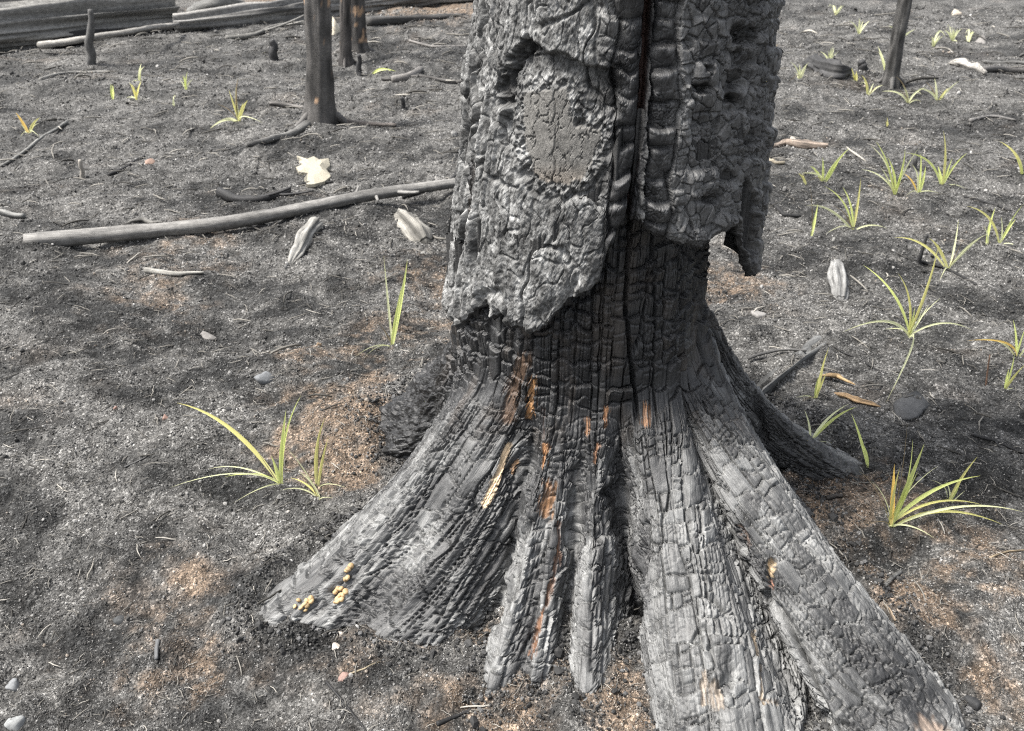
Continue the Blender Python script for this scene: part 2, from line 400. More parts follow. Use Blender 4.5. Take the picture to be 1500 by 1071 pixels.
wmix = ss(-.15, .15, fbm(A/.09, S/.10, 2, 247))
lex, ley, lid, llx, lly, lln = brick(A, S, .052, .075, 280, .3)
cr_big = -.010*np.maximum((1-ss(.0004, .003, lex))*(.4+.6*_h(lln, 0*lln, 285)), .8*(1-ss(.0006, .003, ley))) + .007*(lid-.5) - .006*lly*(.2+lid)
cr_w = -.011*np.maximum((1-ss(.0004, .003, wex))*(.4+.6*_h(wline, 0*wline, 245)), (1-ss(.0006, .0034, wey))*(.3+.7*_h(np.floor(A/.06), np.floor(S/.05), 246))) + .0065*(wid-.5) - .0055*wly*(.2+wid) + .003*(1-wlx**4)*(1-wly**4) - .0035*np.maximum(1-ss(.0003, .002, vex), .8*(1-ss(.0003, .002, vey))) + .002*(vid-.5)
cr_w = cr_w*(1-.75*wmix) + cr_big*(.25+.75*wmix)
vf = 1-ss(0, .07, abs(vn(A/.05+.1*vn(A/.05, S/.05, 90), S/.6, 91)))
cr_w += -.011*vf
main = abs(U0 - np.interp(V0, [300, 450, 600, 640], [921, 914, 932, 936]))
mainc = (1-ss(1.5, 4.5, main))*(1-ss(600, 650, V0))*(V0 > 250)*(abs(PH) < 60)
cr_w += -.02*mainc
crumb = .022*fbm(B/.05, S/.07, 3, 95, .6) + .007*fbm(B/.010, S/.014, 3, 96, .7)
# bare wood strokes, listed along their line on the photograph
STRK = [([(768, 525), (752, 570), (744, 612)], 12, (.07, .045, .03)), ([(783, 556), (779, 590), (774, 612)], 5, (.36, .20, .09)), ([(746, 590), (742, 610)], 4, (.32, .16, .07)),
        ([(746, 656), (735, 690), (712, 738)], 8, (.66, .50, .32)), ([(762, 680), (755, 695)], 3, (.42, .25, .13)), ([(799, 655), (795, 680)], 6, (.30, .155, .07)), ([(804, 712), (799, 752)], 9, (.22, .12, .06)), ([(797, 600), (792, 640)], 3, (.05, .035, .03)),
        ([(826, 768), (806, 860), (778, 960)], 4.5, (.15, .075, .04)), ([(888, 598), (886, 622)], 3.5, (.26, .13, .06)), ([(947, 596), (947, 616)], 8, (.27, .145, .075)), ([(858, 614), (858, 636)], 4, (.20, .11, .06)),
        ([(876, 652), (869, 676)], 3, (.26, .14, .08)), ([(1132, 824), (1129, 842)], 5, (.42, .33, .22)), ([(1130, 848), (1129, 860)], 4, (.25, .13, .09)), ([(1106, 925), (1116, 1000), (1120, 1030)], 2.5, (.32, .25, .17)),
        ([(1085, 770), (1095, 800)], 4, (.09, .06, .045)), ([(1352, 1062), (1380, 1075)], 16, (.24, .19, .155)), ([(1045, 1005), (1052, 1035)], 9, (.20, .17, .14)), ([(1118, 1022), (1140, 1030)], 4, (.26, .21, .16)), ([(1030, 985), (1032, 1030)], 5, (.26, .22, .18))]
HOLE = [([(757, 800), (752, 850), (725, 905)], 14, .02), ([(775, 770), (762, 790)], 10, .02), ([(1132, 825), (1128, 862)], 8, .018), ([(1120, 870), (1150, 905), (1180, 960), (1215, 1060)], 7, .025),
        ([(945, 770), (938, 860), (935, 960)], 9, .02), ([(893, 720), (905, 722)], 10, .02), ([(1042, 955), (1068, 985), (1060, 1010)], 12, .014), ([(868, 745), (882, 790)], 5, .015), ([(1110, 580), (1118, 640)], 8, .02), ([(1000, 700), (1012, 790)], 3, .008), ([(1080, 760), (1098, 830)], 3.5, .012)]
front = (abs(PH) < 100)
cent = (1-ss(.5, 1.1, seg_d(U0, V0, [(770, 650), (800, 720), (850, 740), (900, 720)])/75))*wr
wn_ = 4*fbm(U0/14, V0/30, 3, 97); wg_ = 9*fbm(B/.0035, S/.035, 2, 98)
bare = np.zeros_like(S); bcol = np.zeros(P.shape)
for pts, w, c in STRK:
    b_ = front*(1-ss(.3, 1.05, (seg_d(U0, V0, pts)+(wn_+wg_)*min(1, w/7)*(.4 if c[0] > .5 else 1))/w))
    bcol = np.where((b_ > bare)[..., None], np.array(c), bcol); bare = np.maximum(bare, b_)
hole = np.zeros_like(S)
for pts, w, dpt in HOLE:
    hole = np.maximum(hole, front*dpt*(1-ss(.2, 1.2, (seg_d(U0, V0, pts)+wn_)/w)))
det = cr_root*wr + cr_w*(1-wr)
det = det*(1-.8*bare)*(1-bw) + crumb*bw
disp = disp + det - .005*bare - hole - .012*cent + .014*cent*fbm(U0/26, V0/40, 3, 105)
flute = .010*vn(ang/.07, S/.8, 99)*(1-wr)
P2 = P + N*(disp+flute)[..., None]
N2 = grid_normals(P2, True)
if np.mean(np.sum(N2*N, -1)) < 0: N2 = -N2
# colours: black char on the trunk and in the hollows' walls, ash film on the roots
ashn = fbm(B/.10, S/.22, 4, 101)
wrc = ss(.0, .30, HH+.20*fbm(B/.05, S/.08, 3, 106)-.02)
ash = wrc*ss(-.3, .35, ashn+.22)*(1-bw)
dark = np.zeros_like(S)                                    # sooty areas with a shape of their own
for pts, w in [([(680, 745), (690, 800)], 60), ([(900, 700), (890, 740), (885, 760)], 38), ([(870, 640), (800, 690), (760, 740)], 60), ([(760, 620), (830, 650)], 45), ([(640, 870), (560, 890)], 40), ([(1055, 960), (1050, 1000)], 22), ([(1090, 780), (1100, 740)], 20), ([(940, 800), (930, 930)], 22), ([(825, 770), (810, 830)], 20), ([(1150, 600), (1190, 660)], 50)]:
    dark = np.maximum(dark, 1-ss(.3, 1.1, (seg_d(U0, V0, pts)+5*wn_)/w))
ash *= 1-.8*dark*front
char = np.array([.023, .0235, .0245]); ashc = np.array([.138, .140, .139])
CC = char + (ashc-char)*ash[..., None]*(.35+.9*cid+.35*(cid2-.5))[..., None]
rim = wrc*np.maximum(ss(.0045, .002, ex)*ss(.0005, .0016, ex)*.6, ss(.006, .0025, ey)*ss(.0006, .0018, ey))*ss(.0, .6, ly+.9*cid)*(1-bw)*ss(-.2, .4, fbm(B/.05, S/.05, 3, 107)+.1)
CC = CC + (np.array([.22, .224, .22])-CC)*(.75*rim*(.25+.75*ash))[..., None]
CC = CC + ((np.array([.045, .040, .036])-CC)*(ss(.0, .6, fbm(ang/.05, S/.12, 3, 103)+.5*(wid-.5))*(1-wrc)*.8)[..., None])
CC = np.where(bare[..., None] > 0, CC + (bcol*(.55+.6*ss(-.5, .5, fbm(B/.003, S/.05, 2, 108)))[..., None]-CC)*np.clip(bare*1.2, 0, 1)[..., None], CC)
CC = CC*(1-.45*bw[..., None])
G = np.stack([B, S, 0*S], -1)
Vf, Ff = P2.reshape(-1, 3)-T0, grid_faces(NC, NR, True)
fr, fh = rid[Ff[:, 0]//NR], HH.reshape(-1)[Ff[:, 0]]
flip = np.einsum('ij,ij->i', np.cross(Vf[Ff[:, 1]]-Vf[Ff[:, 0]], Vf[Ff[:, 2]]-Vf[Ff[:, 0]]), N2.reshape(-1, 3)[Ff[:, 0]]).mean() < 0
if flip: Ff = Ff[:, ::-1].copy()
Cf, Gf, Nf = CC.reshape(-1, 3), G.reshape(-1, 3), N2.reshape(-1, 3)
fw = fh <= .035
o = sub_mesh('trunk', Vf, Ff, fw, M_char, tree, Cf, Gf, Nf); o['label'] = 'blackened waist of the trunk under the bark'
for k, (_, _, lab) in enumerate(ROOTS):
    o = sub_mesh('root', Vf, Ff, (~fw) & (fr == k), M_char, tree, Cf, Gf, Nf)
    if lab: o['label'] = lab
def core_at(px, py):
    u, v, d = proj(P2[..., 0], P2[..., 1], P2[..., 2])
    q = np.where((u-px)**2+(v-py)**2 < 16, d, 1e9); k = np.argmin(q)
    return P2.reshape(-1, 3)[k], Nf[k]

# ------------------------------------------------------------------ hero tree: bark shell
bphi = np.concatenate([np.linspace(-112, 112, 800), np.linspace(112, 248, 110)[1:-1]]); NB = len(bphi)
bdx, bdy = np.sin(np.radians(bphi))[:, None], -np.cos(np.radians(bphi))[:, None]
def bcx(z): return np.interp(z, [.5, .96, 1.26, 2, 4], [.224, .238, .243, .25, .26])
def bR(z): return np.interp(z, [.5, .6, .8, .96, 1.26, 2, 4], [.408, .392, .372, .357, .325, .30, .27])
EDGE = [(600, 440), (648, 452), (660, 476), (672, 470), (690, 454), (704, 446), (714, 464), (726, 458), (738, 476), (757, 476), (770, 488), (795, 480), (808, 462), (830, 440), (850, 431), (866, 424), (878, 410), (885, 380), (895, 352), (908, 332), (922, 318), (936, 320), (952, 336), (975, 346), (1000, 356), (1030, 360), (1048, 346), (1062, 336), (1078, 326), (1086, 338), (1095, 366), (1107, 396), (1112, 400), (1117, 382), (1140, 360)]
zc = np.linspace(1.4, .5, 460)[None, :]
uc, vc, _ = proj(bcx(zc)+bdx*bR(zc), 2.0+bdy*bR(zc), zc+0*bdx)
vb = np.interp(uc, [e_[0] for e_ in EDGE], [e_[1] for e_ in EDGE]) + 5*fbm(uc/9, 0*uc+3.3, 3, 111, .7)
below = vc > vb; first = np.where(below.any(1), below.argmax(1), 459)
zb = zc[0][first]
back = abs(((bphi+180) % 360)-180) > 98
zb = np.where(back, np.interp(bphi, [-112, 98, 102, 112, 190, 248], [.60, .66, .86, .9, .8, .60])+.03*fbm(np.radians(bphi)*6, 0*bphi, 3, 113), zb); 
N1, N0 = 515, 40
tt = np.linspace(0, 1, N1)
ZZ = np.concatenate([np.linspace(4.2, 1.74, N0, endpoint=False)[None, :]+0*bdx, 1.74+(zb[:, None]-1.74)*tt[None, :]], 1)
RB = bR(ZZ); CXB = bcx(ZZ)
U, Vv, _ = proj(CXB+bdx*RB, 2.0+bdy*RB, ZZ)
AA = np.radians(bphi)[:, None]*.36+0*ZZ; PB = bphi[:, None]+0*ZZ
inf = (1-ss(100, 112, abs(PB)))*(1-ss(1.70, 1.95, ZZ))
# fields
f1, f2, fid, fox, foy = voro(AA/.026+.35*fbm(AA/.03, ZZ/.03, 3, 121), ZZ/.034+.35*fbm(AA/.03, ZZ/.03, 3, 122), 123, .95)
h1, h2, hid, hox, hoy = voro(AA/.0105+.3*fbm(AA/.012, ZZ/.012, 2, 124), ZZ/.0125, 125, .95)
furr = vn(AA/.020+.3*vn(AA/.1, ZZ/.08, 127), ZZ/.16, 126)
fl = 1-ss(700, 752, U+14*fbm(U/30, Vv/40, 2, 128))                 # strong furrows at the left
def terr(x, k):
    y = x*k; f = np.floor(y); return (f+ss(.55, .95, y-f))/k
bfis = 1-ss(0, .13, abs(vn(AA/.045+.5*vn(AA/.05, ZZ/.05, 171), ZZ/.11, 172)))
bfis2 = 1-ss(0, .12, abs(vn(AA/.02+.5*vn(AA/.03, ZZ/.03, 173), ZZ/.045, 174)))
crumb_b = fbm(AA/.013, ZZ/.015, 3, 129, .7)
flk = terr(fbm(AA/.042+.2*crumb_b, ZZ/.15, 4, 182, .6), 5); flk2 = terr(fbm(AA/.014, ZZ/.036, 3, 183, .65), 3)
rough = (.0055*flk + .0024*flk2)*(1-.65*fl) + .0014*(hid-.5) + .0020*fbm(AA/.0055, ZZ/.007, 2, 184, .7) + .0018*crumb_b + .004*fbm(AA/.09, ZZ/.14, 2, 130) - .011*bfis - .005*bfis2
rough += fl*(.010*furr+.006*vn(AA/.008, ZZ/.09, 131))
# pillow blocks
Uw = U + 10*fbm(U/50, Vv/38, 3, 133) - np.interp(Vv, [0, 200, 400], [6, 0, -12])
CB = np.array([868, 896, 937, 950, 992, 1012, 1056, 1094, 1122, 1150.])
ci = np.clip(np.searchsorted(CB, Uw)-1, -1, len(CB)-1)
wid_ = np.array([28, 41, 13, 42, 20, 44, 38, 28, 28, 30])
x_ = np.zeros_like(U); y_ = np.zeros_like(U); pid = -np.ones(U.shape, int); hc = np.zeros_like(U)
pr = np.random.default_rng(3)
for k in range(len(CB)-1):
    if k == 2: continue
    edges = [-520.]
    while edges[-1] < 480: edges.append(edges[-1] + pr.uniform(26, 52)*(.75 if k in (0, 4) else 1))
    edges = np.array(edges); m = ci == k
    vv = Vv[m] + 7*vn(U[m]/22, Vv[m]/60, 140+k)
    r_ = np.clip(np.searchsorted(edges, vv)-1, 0, len(edges)-2)
    x_[m] = (Uw[m]-CB[k])/wid_[k]*2-1; y_[m] = (vv-edges[r_])/(edges[r_+1]-edges[r_])*2-1
    pid[m] = k*100+r_; hh = pr.uniform(-1, 1, len(edges)); hc[m] = hh[r_]
x_, y_ = np.clip(x_, -1, 1), np.clip(y_, -1, 1)
pil = np.where(pid >= 0, (1-abs(x_)**4)*(1-abs(y_)**5), 0)
wpil = np.where(pid >= 0, 1, 0)*ss(868, 892, U)
side = ss(1000, 1010, Uw)
soft = .35+.65*(.5+.5*hc)
near = np.isin(ci, (1, 3)).astype(float)
pdisp = np.where(near > 0, .022*pil*soft - .014*y_*pil*(.6+.4*hc) - .014 + .006*hc, .008*pil*soft-.005*y_*pil + .004*hc)
z1_, z2_, zid, zox, zoy = voro(AA/.024+.3*fbm(AA/.03, ZZ/.03, 2, 176), ZZ/.030+.3*fbm(AA/.03, ZZ/.03, 2, 177), 178, .95)
plates = -.006*(1-ss(.02, .12, z2_-z1_)) + .006*(zid-.5) + .006*zoy*(zid-.2)
pdisp += (1-.75*near)*plates
pdisp += -.0035*(1-ss(0, .14, h2-h1))*ss(-.2, .3, fbm(AA/.05, ZZ/.05, 2, 141)) + .003*fbm(AA/.018, ZZ/.018, 3, 142)
pitm = np.zeros_like(U)
for pu, pv, pw, ph_, pd in [(1090, 47, 20, 20, .018), (1086, 84, 18, 16, .012), (1079, 112, 14, 18, .013), (1073, 140, 13, 14, .016), (1028, 128, 16, 9, .014), (1036, 98, 8, 8, .008), (1032, 222, 14, 14, .016), (1068, 255, 12, 10, .01), (1024, 165, 20, 22, .006), (1040, 285, 16, 12, .01), (1098, 200, 12, 14, .008), (1008, 60, 10, 14, .006)]:
    lx_, ly_ = (U-pu)/pw, (Vv+3*vn(U/8, Vv/30, 179)-pv)/ph_
    pitm = np.maximum(pitm, (1-ss(.5, 1.1, np.hypot(lx_, ly_)+.25*vn(U/6, Vv/6, 187)))*min(1, pd/.014)*inf)
    pdisp -= 1.5*pd*np.clip(1-lx_**2, 0, 1)*ss(-1, .8, ly_)*(1-ss(.85, 1.0, ly_))
strip = np.isin(ci, (0, 4)).astype(float)
strip = np.maximum(strip, ss(.2, .5, fbm(U/50, Vv/50, 3, 143))*.5)
wp = wpil*(1-.3*strip)*inf
bd = rough*(1-wp) + pdisp*wp
# recessed layer, smooth plate and crust round it
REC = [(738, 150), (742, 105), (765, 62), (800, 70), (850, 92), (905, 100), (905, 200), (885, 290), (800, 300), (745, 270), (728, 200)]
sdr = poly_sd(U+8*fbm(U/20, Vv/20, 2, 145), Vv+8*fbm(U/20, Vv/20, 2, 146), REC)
bd += -.020*ss(-3, 7, sdr)*inf*(1-.5*ss(150, 260, Vv))
PLT = [(757, 137), (795, 131), (831, 129), (833, 168), (840, 186), (884, 190), (874, 222), (862, 246), (850, 269), (800, 272), (778, 262), (766, 232), (760, 190)]
sdp = poly_sd(U+6*fbm(U/10, Vv/10, 3, 147, .7), Vv+6*fbm(U/10, Vv/10, 3, 148, .7), PLT)
plate = ss(-1, 4, sdp)*inf
crust = ss(-34, -4, sdp)*(1-plate)*inf
q1, q2, qid, _, _ = voro(U/19+.5*fbm(U/12, Vv/12, 3, 149), Vv/30+.15*_h(np.floor(U/19), 0*U, 5)+.4*fbm(U/12, Vv/12, 2, 150), 151, .95)
pl_d = -.014 - .0042*(1-ss(.01, .06, q2-q1))*ss(-.5, .1, fbm(U/18, Vv/18, 2, 185)) - .0032*(1-ss(.5, 1.6, abs(U-808-3*vn(Vv/12, 0*U, 186)))) + .0006*(qid-.5) + .0012*fbm(U/9, Vv/14, 3, 180) + .004*np.sin((U-760)/40)
bd = bd*(1-plate) + pl_d*plate + crust*(.010*fbm(AA/.008, ZZ/.008, 3, 152)+.003)
# hollow under the left overhang, gaps on the left edge
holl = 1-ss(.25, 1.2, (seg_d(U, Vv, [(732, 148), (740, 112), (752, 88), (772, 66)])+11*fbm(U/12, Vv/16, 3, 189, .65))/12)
bd -= .024*holl*inf
seam = (1-ss(2, 5, abs(U-np.interp(Vv, [0, 100, 200, 300, 400, 460], [706, 697, 690, 683, 668, 664])+4*fbm(Vv/30, 0*U, 2, 153))))*inf*ss(60, 120, Vv)
bd -= .022*seam
# the long split
cu = np.interp(Vv, [-60, 0, 60, 100, 200, 310, 340], [954, 951, 949, 946, 937, 922, 919]); cw = np.interp(Vv, [-60, 100, 200, 310], [6.5, 6, 4.5, 4])
ds = abs(U-cu + 2*fbm(Vv/25, 0*U, 3, 154)); split = (1-ss(.55, 1.25, ds/cw))*inf
lipd = (1-ss(1, 4, ds/cw))*(1-split)*inf
bd = bd - .05*split - .007*lipd
# hollow behind the hanging spike and ridge of the spike
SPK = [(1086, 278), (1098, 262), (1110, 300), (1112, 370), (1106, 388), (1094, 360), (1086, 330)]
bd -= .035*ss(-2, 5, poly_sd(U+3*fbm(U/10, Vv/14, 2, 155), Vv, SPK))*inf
edgefade = ss(0, .012, ZZ-zb[:, None])
bd = bd - .006*(1-edgefade)
bd = bd*inf + (.010*furr + .006*(fid-.5) + .005*vn(AA/.05, ZZ/.3, 190))*(1-inf)
Rf = RB+bd
PB3 = np.stack([CXB+bdx*Rf, 2.0+bdy*Rf, ZZ], -1)
# underside lip and inner face
inner = np.maximum(Rf[:, -1]-.018, .30)
lip = []
for k in range(1, 9):
    f = k/8.; rr_ = Rf[:, -1]*(1-f)+inner*f + .004*vn(bphi/1.3, 0*bphi+k*.7, 156); zz_ = zb + .012*np.sin(f*3.14)*0 - .006*np.sin(f*3.14) + .012*f*vn(bphi/2.0, 0*bphi+k*.5, 157)
    lip.append(np.stack([bcx(zb)+bdx[:, 0]*rr_, 2+bdy[:, 0]*rr_, zz_], -1))
for k in range(1, 8):
    zz_ = zb+.03*k; lip.append(np.stack([bcx(zb)+bdx[:, 0]*inner, 2+bdy[:, 0]*inner, zz_], -1))
top = np.stack([np.full(NB, .26), np.full(NB, 2.0), np.full(NB, 4.23)], -1)
PB3 = np.concatenate([top[:, None], PB3, np.stack(lip, 1)], 1); NRB = PB3.shape[1]
NBm = grid_normals(PB3, True)
if np.mean(NBm[:, 100, 0]*bdx[:, 0]+NBm[:, 100, 1]*bdy[:, 0]) < 0: NBm = -NBm
# colours
greyc = np.array([.122, .123, .121]); blk = np.array([.030, .0305, .032])
var = (.55+.9*ss(-.6, .6, fbm(AA/.03, ZZ/.04, 4, 161)))*(.75+.5*fid)
var = var*(.45+1.1*ss(-.5, .5, fbm(AA/.007, ZZ/.009, 3, 188, .7)))
bc = greyc*var[..., None]
bc = bc*(1-wp[..., None]) + ((lambda k: blk*(.45+.7*(.5+.5*hc))[..., None]*k + np.array([.088, .088, .0875])*(.6+.55*zid)[..., None]*(1-k))(ss(.2, .8, 1.35-abs(U-np.interp(Vv, [0, 100, 200, 310], [951, 946, 937, 922]))/46+.7*fbm(U/25, Vv/25, 3, 181))[..., None]))*wp[..., None]
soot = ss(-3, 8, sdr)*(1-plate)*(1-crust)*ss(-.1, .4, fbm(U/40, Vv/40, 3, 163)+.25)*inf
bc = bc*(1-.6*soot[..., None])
bc = bc*(1-plate[..., None]) + np.array([.112, .109, .102])*plate[..., None]*(.9+.2*qid)[..., None]
bc = bc*(1-.75*pitm[..., None]*wp[..., None])
bc = bc*(1-.75*(holl*inf)[..., None])  # hollow's shade painted into the bark colour; the relief alone stays too light
warm = plate*ss(235, 268, Vv); bc = bc + (np.array([.15, .125, .10])-bc)*(.5*warm)[..., None]
bc = bc + (blk*.8-bc)*((1-ss(2.2, 4.5, ds/cw))*inf)[..., None]
bc = bc + (np.array([.045, .024, .019])-bc)*ss(.2, .9, split)[..., None]*(.55+.45*ss(0, 120, 330-Vv))[..., None]
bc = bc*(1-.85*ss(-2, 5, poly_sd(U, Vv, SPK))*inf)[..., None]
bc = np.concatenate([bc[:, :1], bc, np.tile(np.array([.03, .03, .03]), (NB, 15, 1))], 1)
GB = np.stack([np.concatenate([AA[:, :1], AA, np.tile(AA[:, -1:], (1, 15))], 1), PB3[..., 2], 0*PB3[..., 0]], -1)
Vb, Fb = PB3.reshape(-1, 3)-T0, grid_faces(NB, NRB, True)
if np.einsum('ij,ij->i', np.cross(Vb[Fb[:, 1]]-Vb[Fb[:, 0]], Vb[Fb[:, 2]]-Vb[Fb[:, 0]]), NBm.reshape(-1, 3)[Fb[:, 0]]).mean() < 0: Fb = Fb[:, ::-1].copy()
gid = np.where((U > cu) & (abs(PB) < 112) | (PB > 112), 1, 0)
pg = np.where((wp > .2) & (split < .3) & (ZZ < 1.68) & (ZZ > zb[:, None]+.008), pid, -1)
full_g = np.concatenate([gid[:, :1], gid, np.tile(gid[:, -1:], (1, 15))], 1).reshape(-1)
full_p = np.concatenate([0*pg[:, :1]-1, pg, np.tile(0*pg[:, -1:]-1, (1, 15))], 1).reshape(-1)
i0 = (np.arange(NB*NRB).reshape(NB, NRB)[:, :-1]).reshape(-1)
FG, FP = full_g[i0], full_p[i0]
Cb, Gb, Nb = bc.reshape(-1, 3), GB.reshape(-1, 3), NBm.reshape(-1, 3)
ids, cnt = np.unique(FP[FP >= 0], return_counts=True)
small = ids[cnt < 350]; FP[np.isin(FP, small)] = -1
FQ = FP.reshape(NB, NRB-1)
for q in ids[cnt >= 350]:                                  # one connected piece per block, strays stay with the slab
    a_, b_ = np.where(FQ == q); todo = set(zip(a_.tolist(), b_.tolist())); best = []
    while todo:
        st = [todo.pop()]; comp = []
        while st:
            f_ = st.pop(); comp.append(f_)
            for nb_ in ((f_[0]+1, f_[1]), (f_[0]-1, f_[1]), (f_[0], f_[1]+1), (f_[0], f_[1]-1)):
                if nb_ in todo: todo.remove(nb_); st.append(nb_)
        if len(comp) > len(best): best = comp
    FQ[a_, b_] = -1
    if len(best) >= 250: bi = np.array(best); FQ[bi[:, 0], bi[:, 1]] = q
FP = FQ.reshape(-1)
slabs = []
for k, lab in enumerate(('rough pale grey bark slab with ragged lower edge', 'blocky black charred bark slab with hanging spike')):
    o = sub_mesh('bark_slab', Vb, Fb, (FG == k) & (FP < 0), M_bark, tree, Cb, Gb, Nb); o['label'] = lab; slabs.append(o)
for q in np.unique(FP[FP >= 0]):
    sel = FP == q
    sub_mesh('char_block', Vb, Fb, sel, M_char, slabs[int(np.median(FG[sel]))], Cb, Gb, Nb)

#@@DETAILS@@
# ------------------------------------------------------------------ loose grit, litter and char chips (uncountable)
def lump(seed, sub=1, flat=1.0, rough=.35):
    import bmesh
    bm = bmesh.new(); bmesh.ops.create_icosphere(bm, subdivisions=sub, radius=.5)
    V = np.array([v.co[:] for v in bm.verts]); F = np.array([[v.index for v in f.verts] for f in bm.faces]); bm.free()
    r = np.random.default_rng(seed); k = 1
    for _ in range(5):
        d = r.normal(size=3); d /= np.linalg.norm(d); k = k + rough*np.maximum(0, V@d-.2)*r.uniform(-1.6, .8)
    V = V*np.asarray(k)[:, None]; V[:, 2] *= flat
    return V, F
def tube_arr(pts, rad, ns=8, wob=0., seed=0, caps=True, fur=0.):
    pts = np.asarray(pts, float); n = len(pts); rad = np.broadcast_to(np.asarray(rad, float), (n,))
    tan = np.gradient(pts, axis=0); tan /= np.linalg.norm(tan, axis=1, keepdims=True)+1e-9
    up = np.array([0, 0, 1.]) if abs(tan[n//2, 2]) < .8 else np.array([0, 1., 0])
    a = np.cross(tan, up); a /= np.linalg.norm(a, axis=1, keepdims=True)+1e-9; b = np.cross(a, tan)
    th = np.arange(ns)/ns*2*math.pi
    s = np.concatenate([[0], np.cumsum(np.linalg.norm(np.diff(pts, axis=0), axis=1))])
    R_ = rad[:, None]*np.ones((1, ns))
    if wob:
        r0 = rad.mean()
        R_ = R_*(1+wob*(fbm(th[None, :]*ns/6.28/2.2, s[:, None]/(r0*5), 3, seed) + .7*vn(th[None, :]*ns/6.28/1.3, s[:, None]/(r0*12), seed+9) + .5*vn(0*th[None, :], s[:, None]/(r0*2.5), seed+5)))
    if fur:
        r0 = rad.mean(); tw = th[None, :]*ns/6.28; R_ = R_*(1 + fur*(vn(tw/1.6+.8*vn(tw/5, s[:, None]/(r0*6), seed+21), s[:, None]/(r0*9), seed+20) - .8*(1-ss(0, .15, abs(vn(tw/4, s[:, None]/(r0*14), seed+22))))))
    V = pts[:, None] + R_[..., None]*(np.cos(th)[None, :, None]*a[:, None]+np.sin(th)[None, :, None]*b[:, None])
    G = np.stack([np.broadcast_to(th[None, :]*rad.mean(), R_.shape), np.broadcast_to(s[:, None], R_.shape)+seed, 0*R_], -1)
    a_ = np.arange(n*ns).reshape(n, ns); a2 = np.concatenate([a_, a_[:, :1]], 1)
    F = [np.stack([a2[:-1, :-1], a2[:-1, 1:], a2[1:, 1:], a2[1:, :-1]], -1).reshape(-1, 4)[:, ::-1]]
    V = V.reshape(-1, 3); G = G.reshape(-1, 3)
    if caps:
        c0, c1 = len(V), len(V)+1
        V = np.concatenate([V, [pts[0]-tan[0]*rad[0]*.15, pts[-1]+tan[-1]*rad[-1]*.25]]); G = np.concatenate([G, G[:1], G[-1:]])
        F.append(np.stack([np.full(ns, c0), a2[0, :-1], a2[0, 1:]], -1)); F.append(np.stack([np.full(ns, c1), a2[-1, 1:], a2[-1, :-1]], -1))
    return V, F, G
def smooth_path(pts, n, sig=None):
    pts = np.asarray(pts, float); s = np.concatenate([[0], np.cumsum(np.linalg.norm(np.diff(pts, axis=0), axis=1))])
    t = np.linspace(0, s[-1], n); o = np.stack([np.interp(t, s, pts[:, k]) for k in range(3)], -1)
    if n > 6:
        e0, e1 = o[0].copy(), o[-1].copy(); o = gsm(o, sig or n/18., 0); o[0], o[-1] = e0, e1
    return o
shapes = bpy.data.collections.new('grit_shapes')
for k in range(6):
    V, F = lump(k, 1, .75, .5); shapes.objects.link(mk('grit_%d' % k, V, F, M_grit, smooth=False, link=False))
needles = bpy.data.collections.new('needle_shapes')
for k in range(5):
    r = np.random.default_rng(50+k); t = np.linspace(-.5, .5, 6)
    p = np.stack([t, .06*r.normal()*(t*t*4)+.05*r.normal(size=6)*.4, .05*r.normal()*(1-4*t*t)], -1)
    V, F, G_ = tube_arr(p, .032*np.array([.6, .9, 1, 1, .8, .5]), 4); needles.objects.link(mk('needle_%d' % k, V, F, M_grit, link=False))
def scatter(name, label, coll, pos, rot, scl, tint, nshape, seed):
    n = len(pos); r = np.random.default_rng(seed)
    o = mk(name, pos, [], None); me = o.data
    me.attributes.new('rot', 'FLOAT_VECTOR', 'POINT').data.foreach_set('vector', np.ascontiguousarray(rot, np.float32).ravel())
    me.attributes.new('scl', 'FLOAT_VECTOR', 'POINT').data.foreach_set('vector', np.ascontiguousarray(scl, np.float32).ravel())
    me.attributes.new('tint', 'FLOAT_COLOR', 'POINT').data.foreach_set('color', np.concatenate([tint, np.ones((n, 1))], 1).astype(np.float32).ravel())
    me.attributes.new('idx', 'INT', 'POINT').data.foreach_set('value', r.integers(0, nshape, n).astype(np.int32))
    ng = bpy.data.node_groups.new(name, 'GeometryNodeTree')
    ng.interface.new_socket('Geometry', in_out='INPUT', socket_type='NodeSocketGeometry'); ng.interface.new_socket('Geometry', in_out='OUTPUT', socket_type='NodeSocketGeometry')
    nd, lk = ng.nodes, ng.links
    gi, go = nd.new('NodeGroupInput'), nd.new('NodeGroupOutput'); ip = nd.new('GeometryNodeInstanceOnPoints'); ci_ = nd.new('GeometryNodeCollectionInfo')
    ci_.inputs['Collection'].default_value = coll; ci_.inputs['Separate Children'].default_value = True; ci_.inputs['Reset Children'].default_value = True
    def na(nm, dt):
        q = nd.new('GeometryNodeInputNamedAttribute'); q.data_type = dt; q.inputs[0].default_value = nm
        return [x for x in q.outputs if x.enabled][0]
    lk.new(gi.outputs[0], ip.inputs['Points']); lk.new(ci_.outputs[0], ip.inputs['Instance']); ip.inputs['Pick Instance'].default_value = True
    lk.new(na('idx', 'INT'), ip.inputs['Instance Index']); lk.new(na('rot', 'FLOAT_VECTOR'), ip.inputs['Rotation']); lk.new(na('scl', 'FLOAT_VECTOR'), ip.inputs['Scale'])
    lk.new(ip.outputs[0], go.inputs[0])
    m = o.modifiers.new('scatter', 'NODES'); m.node_group = ng
    return tag(o, label, kind='stuff')
def spread(n, r, y0, y1, pw=1.0):
    Y = y0*(y1/y0)**(r.random(n)**pw); X = (r.random(n)*2-1)*(.68*Y+.45); return X, Y
r = np.random.default_rng(21)
NG = 360000
X, Y = spread(NG, r, .95, 12, 1.15)
